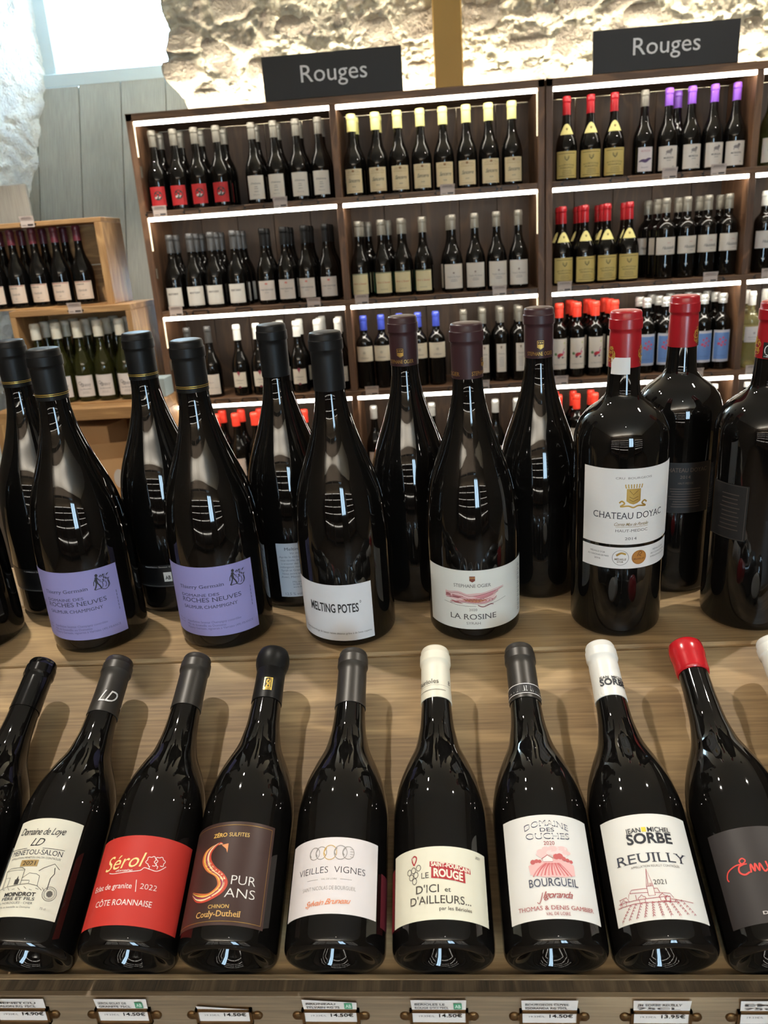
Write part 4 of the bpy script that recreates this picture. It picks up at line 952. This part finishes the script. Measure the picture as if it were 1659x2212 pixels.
def p_doyac(root, cap):
    doyac_cap(cap, (-19, 16)); a = Art(); G = 'gold_ink'; Dk = (44, 44, 52)
    a.T('CRU  BOURGEOIS', -15.6, 23, 190.6, 2.2, (110, 104, 100), 'sans'); crest(a, 3.4, 172, 1.32, 'gold_ink'); a.S([(-1, 178), (3, 173), (8, 178)], .5, (120, 90, 40)).S([(-1, 168), (3, 165.6), (8, 168)], .5, (120, 90, 40)).S([(-1, 171), (3, 168.6), (8, 171)], .5, (120, 90, 40))
    a.T('CHATEAU DOYAC', -38.5, 40, 146, 7.2, Dk, 'serif'); a.T('Comte Max de Pontalie', -15.5, 21.3, 138, 3.6, (130, 110, 70), 'script'); a.S([(-14, 136.6), (21, 136.6)], .35, (150, 120, 70)); a.T('HAUT-MEDOC', -14.3, 20.8, 130.8, 3, (110, 106, 104), 'serif'); a.T('2014', -3.9, 8.6, 121.6, 3.1, (80, 78, 76), 'serif')
    lab(root, -52, 63, 116, 202, (228, 224, 218), a, .6, RD)
    c = Art(); c.O(-7.6, 100.5, 8.6, .5, (110, 108, 106)).C([(-12, 103), (-7, 106), (-2, 104.6)], 2.2, G, 5); c.T('MÉDAILLE', -13.6, -1.6, 97.6, 2.2, (90, 70, 40), 'bold').T("D'OR", -11, -4.4, 94.6, 2.0, (90, 70, 40), 'bold')
    c.D(12.6, 100.3, 8.4, (168, 112, 44), 28).O(12.6, 100.3, 7.6, .4, (120, 76, 30)).C([(10.4, 101.6), (13, 107), (15.6, 105), (12.6, 103), (15, 101.4)], .9, (110, 66, 26), 4); c.T('BRUXELLES', 6.4, 18.8, 97.6, 1.8, (90, 54, 24), 'bold')
    for x0, x1, s in ((-44, -20, 1), (27, 52, 2)): c.T("MÉDAILLE D'OR", x0 + 3, x1 - 4, 105, 1.8, (70, 68, 68)); c.T('AU CONCOURS DE PARIS' if s == 1 else 'AU CONCOURS', x0, x1, 101, 1.8, (70, 68, 68)); c.T('2016' if s == 1 else 'INTERNATIONAL DE LYON', x0 + (8 if s == 1 else 0), x1 - (9 if s == 1 else 0), 97, 1.8, (70, 68, 68))
    lab(root, -52, 63, 87.5, 112.5, (230, 226, 222), c, .6, RD, 'medal_label')
    b = patch('sticker', .0160, -17, 2, 294.5, 312, paint((214, 212, 208)), root, taper=lambda z: float(np.interp(z, (.294, .3005, .3012, .313), (.0172, .0168, .0170, .0166))) + .0006)
def p_doyac_back(root, cap):
    doyac_cap(cap, (12,), 16); a = Art(); B_ = (96, 78, 66)
    a.S([(-30, 110), (29, 110), (29, 171), (-30, 171), (-30, 110)], .4, (54, 46, 42)); a.T('CHATEAU DOYAC', -26, 24, 160.6, 5, B_, 'serif'); a.T('2014', -8, 4, 152.6, 3.8, B_, 'serif'); a.T('HAUT-MEDOC', -10, 8, 145.6, 2.4, B_, 'serif')
    a.lines(-20, 18, 139, 3.2, 8, 1.1, (78, 64, 56), 3)
    lab(root, -31, 30, 109, 172, (15, 12, 11), a, .6, RD, 'back_label')
def p_doyac_side(root, cap):
    doyac_cap(cap, (-24,), -14); a = Art(); B_ = (70, 58, 52); a.S([(-69, 110), (-30, 110), (-30, 171), (-69, 171)], .5, (84, 76, 72)); a.lines(-60, -36, 160, 5, 9, 1.2, B_, 5)
    lab(root, -72, -28, 109, 172, (14, 12, 12), a, .6, RD, 'back_label')
    lab(root, 10, 50, 12, 70, (116, 66, 38), None, .6, RD, 'label')
def mag(shape, H, R, cm, cz, pf): return bottle('magnum_bottle', shape, H, R, cm, cz, pf, None, 56)
BM = 'burgundy_magnum'; DM = 'bordeaux_magnum'; YB = .955
stand_at(mag(BM, HM, RR, F_BLACK, .2995, p_roches_back), -.597, .80 + RR, 'black-capped magnum cut off at the left edge of the shelf')
stand_at(mag(BM, HM, RR, F_BLACK, .2995, p_roches), -.433, .80 + RR, 'left of the two magnums with a lavender label', .12)
stand_at(mag(BM, HM, RR, F_BLACK, .2995, p_roches), -.271, .80 + RR, 'right of the two magnums with a lavender label', .10)
stand_at(mag(BM, HM, RM, F_BLACK, .2935, p_melt), -.1168, .797 + RM, 'magnum with a plain white label and one line of bold black capitals')
stand_at(mag(BM, HM, RO_, F_PLUM, .2980, p_rosine), .0336, .80 + RO_, 'plum-capped magnum with an ivory label and painted hillside')
stand_at(mag(DM, HD, RD, F_RED, .3010, p_doyac), .1990, .80 + RD, 'red-capped magnum with a tall white label and gold crest')
stand_at(mag(DM, HD, RD, F_RED, .3010, p_doyac_side), .352, .803 + RD, 'red-capped magnum cut off at the right edge of the shelf')
stand_at(mag(BM, HM, RR, F_BLACK, .2995, p_roches_back), -.523, YB, 'rear-row black magnum behind the left lavender-labelled one, leftmost of its row')
stand_at(mag(BM, HM, RR, F_BLACK, .2995, p_roches_back), -.361, YB, 'rear-row black magnum between the two lavender-labelled ones')
stand_at(mag(BM, HM, RM, F_BLACK, .2935, p_melt_back), -.1955, YB, 'rear-row black-capped magnum showing a pale back label full of text')
stand_at(mag(BM, HM, RO_, F_PLUM, .2980, lambda r, c: p_ogier_cap(r, c, -4)), -.0375, YB, 'rear-row plum-capped magnum left of the ivory-labelled one')
stand_at(mag(BM, HM, RO_, F_PLUM, .2980, lambda r, c: p_ogier_cap(r, c, 0)), .1228, YB, 'rear-row plum-capped magnum right of the ivory-labelled one')
stand_at(mag(DM, HD, RD, F_RED, .3010, p_doyac_back), .290, YB, 'rear-row red-capped magnum with a dark back label')

# ------------------------------------------------------------------ bottles on the shelves and in the crates
RS = .0405; HS = .296; RX = .0365; HX = .300
IK = (70, 66, 66)
def labmaker(z0, z1, half, col, art=None, R=RS, extra=None, c=0.0):
    def f(root, cap):
        a = None
        if art: a = Art(); art(a)
        l = patch('label', R, c - half, c + half, z0, z1, paint(col), root)
        if a: a.build(on_cyl(R), l, 0, .0007)
        if extra: extra(root, cap)
    return f
def a_sur(a): a.D(3, 57, 17, (58, 52, 50), 24); a.T('sûr', -10, 13, 46, 10, (226, 220, 214), 'black'); a.R(-1, 63, 8, 71, (200, 40, 40), 2); a.lines(21, 27, 80, 6, 9, 2.2, (150, 30, 30))
def a_adon(a): a.T("d'Adonna", -20, 20, 72, 7, (96, 90, 86), 'serif'); a.lines(-8, 8, 62, 7, 2, 2, (150, 144, 138)); a.T('2021', -8, 8, 44, 4, IK); a.T('Fleurie', -12, 12, 32, 4, (140, 134, 128))
def a_yel(a): a.lines(-30, 30, 92, 5, 2, 1, (150, 120, 80)); a.D(0, 92, 5, (150, 104, 60), 10, 4); a.T('DOMAINE GUY', -27, 27, 78, 5, (176, 146, 96), 'serif'); a.T('Sancerre', -22, 26, 52, 13, (88, 78, 68), 'script'); a.T('2020', -7, 7, 34, 4, IK); a.lines(-30, 30, 20, 4, 1, 1, (150, 120, 80))
def a_gold(a):
    a.R(-34, 17, 34, 19, (110, 92, 50), 8); a.R(-34, 96, 34, 98, (110, 92, 50), 8); a.P([(-9, 88), (9, 88), (8, 78), (0, 70), (-8, 78)], (112, 100, 60)).P([(-5, 86), (5, 86), (4, 79), (0, 75), (-4, 79)], (190, 170, 100))
    a.T('BOURGOGNE', -30, 30, 55, 5, (92, 78, 44), 'serif', bend=3); a.T('MONOPOLE', -26, 26, 44, 6, (82, 68, 40), 'serifb'); a.lines(-20, 20, 36, 6, 3, 1.8, (130, 112, 64))
def x_goldneck(root, cap):
    ra = radius_at('burgundy', HS, RS); V = []; F = []; n = 12; mz = 6
    for i in range(n + 1):
        u = 2*i/n - 1; top = .163 + .038*math.sqrt(max(0, 1 - u*u*.93))
        for j in range(mz + 1):
            z = .163 + (top - .163)*j/mz; r = ra(z) + .0012; t = u*.021/.0235
            V.append((r*math.sin(t), -r*math.cos(t), z))
    k = mz + 1
    for i in range(n):
        for j in range(mz): F.append((i*k + j, (i+1)*k + j, (i+1)*k + j + 1, i*k + j + 1))
    l = link('neck_label', mesh('neck_label', V, F, True), paint((240, 228, 150)), root)
    a = Art(); a.P([(-4, 186), (4, 186), (3, 180), (0, 177), (-3, 180)], (150, 130, 70)); a.build(lambda x, y, h: (lambda r: (r*math.sin(x/.0235), -r*math.cos(x/.0235), y))(ra(y) + .0020), l, 0)
def a_spl(a): a.T('MORGON', -16, 18, 82, 6, (196, 150, 160), 'bold'); a.C([(-24, 48), (-12, 52), (0, 50), (12, 56), (24, 58)], 10, (84, 62, 104), 4, 2); a.T('Beaujolais', -16, 12, 26, 5, (150, 140, 150), 'script')
def a_pur(a): a.D(2, 76, 11, (140, 132, 130), 10, 6).D(10, 82, 5, (120, 112, 110), 8).S([(-6, 72), (-8, 66)], 2.5, (140, 132, 130)).S([(8, 72), (9, 66)], 2.5, (140, 132, 130)); a.T('MORGON', -16, 20, 52, 6, IK, 'bold'); a.lines(-8, 12, 45, 5, 1, 2, (150, 146, 142)); a.T('2021', 16, 24, 22, 4, IK)
def a_wa(a): a.T('MONT FURNY', -22, 22, 62, 7, (90, 86, 84), 'bold'); a.R(-34, 19, 34, 20, (150, 146, 140), 6)
def a_wb(a): a.D(0, 82, 6, (220, 130, 120), 8, 4); a.T('marsannay', -28, 28, 56, 8, (110, 104, 104), 'sans'); a.T('2020', -8, 8, 46, 4, (150, 146, 142))
def a_cr(a): a.S([(-14, 88), (0, 92), (14, 88)], 1, (190, 170, 130)); a.T('Viré Clessé', -28, 28, 54, 7, (196, 120, 80), 'script'); a.T('DOMAINE', -14, 14, 28, 4, (150, 140, 110)); a.R(-35, 93, 35, 95, (70, 100, 70), 6)
def x_green(root, cap): patch('back_label', RS, -58, -42, 18, 96, paint((36, 92, 64)), root)
def a_wd(a): a.D(0, 76, 4, (150, 130, 120), 8); a.T('Vosne-Romane', -28, 28, 58, 7, (150, 142, 138), 'serif'); a.O(0, 56, 17, .8, (190, 182, 176), 20, 13); a.lines(-14, 14, 50, 6, 2, 2, (160, 152, 148))
def a_bor(a): a.T('Haussatelle', -16, 32, 112, 12, (96, 90, 88), 'script'); a.lines(0, 16, 134, 4, 1, 2, (200, 150, 140)); a.lines(4, 20, 103, 4, 1, 2, (170, 160, 150))
def a_t3a(a): a.T('Beaune', -12, 12, 62, 6, (170, 164, 158), 'script'); a.T('PREMIER CRU', -24, 26, 40, 4, (160, 154, 150))
def a_t3w(a): a.P([(-5, 104), (5, 104), (6, 96), (2, 90), (0, 82), (-2, 90), (-6, 96)], (150, 60, 76)); a.T('Chinon', -18, 18, 64, 7, (150, 140, 130), 'script'); a.D(0, 38, 6, (120, 40, 56), 8, 5); a.lines(-16, 16, 54, 5, 1, 2, (180, 170, 160))
def a_blue(a): a.D(0, 150, 6, (190, 180, 160), 12); a.T('Château', -18, 18, 126, 7, (160, 150, 136), 'script'); a.lines(-26, 26, 168, 4, 1, 1, (180, 170, 150))
def a_gry(a): a.P([(-4, 146), (4, 146), (3, 138), (0, 134), (-3, 138)], (150, 130, 110)); a.T('Château', -13, 13, 112, 6, (140, 130, 120), 'serif'); a.lines(-11, 11, 98, 7, 6, 2, (176, 168, 158))
def a_red(a):
    a.D(2, 96, 12, (200, 44, 60), 9, 6).D(-4, 92, 8, (176, 30, 48), 8).D(14, 104, 5, (210, 120, 150), 8).S([(10, 100), (14, 116), (20, 120)], 2, (120, 90, 120)).D(-18, 98, 6, (96, 130, 80), 8).S([(-12, 84), (18, 84)], 3, (80, 70, 90)).D(18, 142, 4, (196, 200, 130), 8)
    a.D(-6, 84, 4, (70, 60, 80), 10).D(10, 84, 4, (70, 60, 80), 10); a.T('Les Petits Rouges', -24, 24, 54, 5, (130, 124, 120))
def a_silv(a):
    a.R(-31, 42, 31, 148, (108, 146, 206), 10)
    for x, y, s in [(-8, 122, 5), (4, 128, 5), (14, 116, 5), (-12, 104, 6), (2, 110, 6), (12, 100, 4), (-2, 98, 5)]: a.D(x, y, s, (206, 76, 110), 8)
    a.P([(-8, 92), (10, 92), (6, 78), (-4, 78)], (110, 90, 150)).S([(-12, 78), (14, 78)], 1.5, (220, 220, 230)); a.T('Bonheur', -18, 18, 54, 6, (90, 120, 180))
def a_clr(a): a.D(8, 138, 5, (170, 164, 170), 12); a.T('Sauternes', -16, 20, 120, 6, (150, 146, 150), 'script'); a.lines(-16, 18, 112, 5, 1, 2, (180, 176, 176))
def a_crA(a): a.R(-34, 84, 34, 86, (150, 50, 60), 6); a.T('DOMAINE', -26, 8, 74, 5, (110, 100, 94), 'bold'); a.T('Chambolle', -20, 16, 50, 8, (140, 128, 116), 'script'); a.T('2021', -6, 4, 34, 5, (150, 140, 130)); a.lines(-26, 24, 26, 4, 1, 1.4, (170, 160, 150))
def a_crB(a): a.O(-16, 74, 6, 1.6, IK).O(-8, 66, 5, 1.4, IK); a.T('Quincy', -10, 26, 62, 12, (110, 106, 110), 'serif'); a.T('Les Rimonets', -20, 26, 48, 5, (130, 130, 130), 'bold'); a.lines(-14, 18, 38, 5, 2, 1.6, (170, 168, 166))
PAPER = (226, 218, 204)
KIND = {
 'sur': ('burgundy', HS, RS, F_GREY, .236, labmaker(18, 90, 32, (190, 40, 44), a_sur), None), 'adon': ('burgundy', HS, RS, F_GREY, .236, labmaker(18, 104, 34, PAPER, a_adon), None),
 'yel': ('burgundy', HS, .0408, F_YEL, .234, labmaker(14, 100, 36, (224, 206, 166), a_yel, .0408), None), 'gold': ('burgundy', HS, .0408, F_RED, .232, labmaker(10, 105, 44, (206, 184, 112), a_gold, .0408, x_goldneck), None),
 'spl': ('burgundy', HS, RS, F_GREY, .240, labmaker(14, 98, 28, (224, 216, 216), a_spl), None), 'pur': ('burgundy', HS, .0403, F_PUR, .236, labmaker(12, 96, 38, (222, 214, 204), a_pur, .0403), None),
 'grn': ('burgundy', HS, RS, F_GRN, .236, labmaker(14, 98, 38, (222, 214, 204), a_pur), GLASS_GREEN),
 'wa': ('burgundy', HS, RS, F_DGREY, .225, labmaker(15, 90, 38, (226, 222, 212), a_wa), None), 'wb': ('burgundy', HS, RS, F_BLACK, .228, labmaker(18, 94, 36, (226, 216, 206), a_wb), None),
 'cr': ('burgundy', HS, .039, F_GREY, .238, labmaker(16, 96, 36, (226, 214, 172), a_cr, .039, x_green), None), 'wd': ('burgundy', HS, RS, F_GREY, .240, labmaker(16, 110, 42, (222, 214, 202), a_wd), None),
 'bor': ('bordeaux', HX, .0385, F_GREY, .246, labmaker(92, 156, 44, (214, 206, 194), a_bor, .0385), None), 'borw': ('bordeaux', HX, .0385, F_WHITE, .246, labmaker(92, 156, 44, (214, 206, 198), a_bor, .0385), None),
 't3a': ('burgundy', HS, RS, F_DGREY, .228, labmaker(14, 98, 38, (222, 214, 204), a_t3a), None), 't3w': ('burgundy', HS, .0385, F_WHITE, .232, labmaker(38, 100, 30, (224, 216, 200), a_t3w, .0385), None),
 'blu': ('bordeaux', HX, .0355, F_BLUE, .240, labmaker(114, 176, 42, (222, 212, 190), a_blue, .0355), None), 'gry': ('bordeaux', HX, .0345, F_GREY, .238, labmaker(40, 154, 20, (222, 212, 198), a_gry, .0345), None),
 'red': ('bordeaux', HX, .0335, F_CORAL, .242, labmaker(36, 160, 34, (224, 214, 200), a_red, .0335), None), 'sil': ('bordeaux', HX, .0360, F_SILV, .262, labmaker(32, 158, 36, (206, 206, 214), a_silv, .0360), None),
 'clr': ('bordeaux', HX, .0345, F_WHITE, .246, labmaker(102, 164, 30, (214, 208, 206), a_clr, .0345), GLASS_CLEAR),
 'cap4': ('burgundy', HS, .0405, F_CORAL, .240, labmaker(20, 100, 34, (222, 206, 196)), None), 'wh4': ('burgundy', HS, .0405, F_SILV, .240, labmaker(20, 100, 34, (222, 206, 196)), None),
 'rd4': ('bordeaux', HX, .0360, F_CORAL, .236, labmaker(70, 160, 34, (222, 214, 204), None, .0360), None), 'big4': ('burgundy', .31, .044, F_WHITE, .290, None, None),
 'crA': ('burgundy', HS, .0405, F_WINE, .238, labmaker(20, 88, 38, (222, 204, 186), a_crA), None), 'crB': ('burgundy', .315, .0405, F_CREAM, .252, labmaker(20, 104, 38, (228, 222, 218), a_crB), GLASS_GREEN),
}
PROTO = {}
ORD = ['first', 'second', 'third', 'fourth', 'fifth', 'sixth', 'seventh', 'eighth']
NUM = ['', 'one', 'two', 'three', 'four', 'five', 'six', 'seven', 'eight']
def put_bottle(kind, x, y, z, label, group, rz=0.0):
    if kind not in PROTO:
        sh, H, R, cm, cz, pf, gl = KIND[kind]; r = PROTO[kind] = bottle('wine_bottle', sh, H, R, cm, cz, pf, gl, 24, e={'yel': .0034, 'crB': .0055, 't3w': .0018, 'cr': .002, 'sil': .0028, 'red': .004, 'cap4': .003, 'sur': .0012, 'wd': .0015, 'adon': .0012}.get(kind, .0008))
    else: r = copy_thing(PROTO[kind])
    r.location = (x, y, z + H0 + .0003); r.rotation_euler = (0, 0, rz)
    tag(r, label, 'wine bottle', group); return r
rz_ = random.Random(11)
def row(kind, xs, tier, desc, place, back=(), y=3.302, z=None, pitch=None, skew=0.0, behind=None):
    """front row from left to right, then the bottles standing behind them"""
    R = KIND[kind][2]; n = len(xs); z = TIERS[tier] if z is None else z; g = desc + ', ' + place
    d = pitch or (2*R + .003)
    for i, x in enumerate(xs):
        lb = ('%s from left of %s %s, %s' % (ORD[i], NUM[n], desc, place)) if n > 1 else 'single %s, %s' % (desc, place)
        put_bottle(kind, x, y + rz_.uniform(-.0008, .0008), z, lb, g, rz_.uniform(-.12, .12) if n > 1 else 0)
    for q, lst in enumerate(back):
        for i, x in enumerate(lst):
            k = int(np.argmin([abs(x - v) for v in xs]))
            lb = '%s behind the %s of %s %s, %s' % ('bottle' if q == 0 else 'rearmost bottle', ORD[k], NUM[n], desc, place)
            put_bottle(kind, x, y + d*(q + 1), z, lb, g, rz_.uniform(-.5, .5))
LL, LR, RL, RR_ = 'first bay', 'second bay', 'third bay', 'fourth bay'
sur = [-1.069, -.985, -.901, -.814]; row('sur', sur, 0, 'red-labelled bottles', 'top shelf, ' + LL, [[-1.066, -.983, -.899, -.806]])
ad = [-.674, -.588, -.501, -.414]; row('adon', ad, 0, 'white-labelled grey-capped bottles', 'top shelf, ' + LL, [ad])
row('yel', [-.284, -.192, -.107, -.020, .066, .155, .240, .328], 0, 'yellow-capped bottles', 'top shelf, ' + LR, [[-.280, -.190]])
row('gold', [.534, .623, .711], 0, 'gold-labelled red-capped bottles', 'top shelf, ' + RL)
row('spl', [.823], 0, 'bottle with purple splash label', 'top shelf, ' + RL)
row('pur', [.912, .995, 1.077, 1.1578], 0, 'violet-capped bottles', 'top shelf, ' + RL, [[.968]])
row('grn', [1.288], 0, 'green-capped bottle', 'top shelf, ' + RR_)
wa = [-1.060, -.976, -.890, -.797]; row('wa', wa, 1, 'white-labelled dark-grey-capped bottles', 'second shelf, ' + LL, [wa, [-.976, -.890, -.797]], pitch=.086)
wb_ = [-.675, -.591, -.506, -.420]; row('wb', wb_, 1, 'pale-labelled black-capped bottles', 'second shelf, ' + LL, [wb_, [-.591, -.506, -.420]], pitch=.086)
cr_ = [-.288, -.196, -.116, -.031]; row('cr', cr_, 1, 'cream-labelled bottles', 'second shelf, ' + LR, [[-.284, -.196, -.112, -.030], [-.26, -.176]], pitch=.086)
row('wd', [.087, .177, .263, .349], 1, 'broad white-labelled bottles', 'second shelf, ' + LR, [[.080]])
gd = [.522, .608, .694, .780]; row('gold', gd, 1, 'gold-labelled red-capped bottles', 'second shelf, ' + RL, [gd, [.608, .694]], pitch=.086)
row('bor', [.920, 1.000, 1.079, 1.158], 1, 'square-shouldered bottles with grey caps', 'second shelf, ' + RL, [[.908, .990, 1.071, 1.152], [.893]], pitch=.080)
row('borw', [1.296], 1, 'square-shouldered white-capped bottle', 'second shelf, ' + RR_)
row('t3a', [-1.043, -.954], 2, 'dark-grey-capped bottles', 'third shelf, ' + LL)
tw = [-.830, -.746, -.662, -.576, -.488, -.400]; row('t3w', tw, 2, 'white-capped bottles', 'third shelf, ' + LL, [[-.660, -.576, -.488, -.404], [-.488]], pitch=.081)
row('blu', [-.293, -.219, -.143, -.066, .008], 2, 'blue-capped bottles', 'third shelf, ' + LR)
gy = [.122, .200, .273, .349]; row('gry', gy, 2, 'square-shouldered grey-capped bottles', 'third shelf, ' + LR, [gy[1:]])
rd = [.511, .583, .657, .733]; row('red', rd, 2, 'red-capped bottles with tractor labels', 'third shelf, ' + RL, [[.580, .654, .728], [.576, .650, .722]], pitch=.070)
sv = [.864, .942, 1.021, 1.099, 1.162]; sv[-1] = 1.160; sv = [.862, .938, 1.013, 1.088, 1.161]; row('sil', sv, 2, 'silver-capped blue-labelled bottles', 'third shelf, ' + RL, [[.852, .930, 1.006, 1.082, 1.158], [.920, .996, 1.072, 1.148]], pitch=.075)
row('clr', [1.276, 1.350], 2, 'clear bottles of pale wine', 'third shelf, ' + RR_, [[1.280, 1.354]], pitch=.074)
t4 = [-.968, -.882, -.798, -.694, -.580, -.492, -.4055]; row('cap4', t4, 3, 'coral-capped bottles', 'fourth shelf, ' + LL, [[-.962, -.876, -.792, -.690]], pitch=.085)
row('wh4', [-.276, -.150, -.026, .108, .245, .335], 3, 'silver-capped bottles', 'fourth shelf, ' + LR)
row('rd4', [.512, .587, .662, .748], 3, 'coral-capped bottles', 'fourth shelf, ' + RL, [[.510, .585, .660, .745]], pitch=.076)
row('big4', [1.033, 1.150], 3, 'white-topped large bottles', 'fourth shelf, ' + RL)
row('big4', [1.287], 3, 'white-topped large bottle', 'fourth shelf, ' + RR_)
ca = [-1.733, -1.642, -1.553, -1.465, -1.374]; row('crA', ca, 0, 'wine-red-capped bottles', 'upper wooden crate', [[-1.735, -1.644, -1.555, -1.467]], y=3.148, z=-.144, pitch=.090)
cb = [-1.585, -1.500, -1.415, -1.330, -1.245]; cb = [-1.588, -1.502, -1.416, -1.331, -1.242]; row('crB', cb, 0, 'white-capped green bottles', 'lower wooden crate', [[-1.588, -1.502, -1.416, -1.331, -1.238], [-1.588, -1.502, -1.416, -1.331, -1.236]], y=3.088, z=-.5195, pitch=.0830)
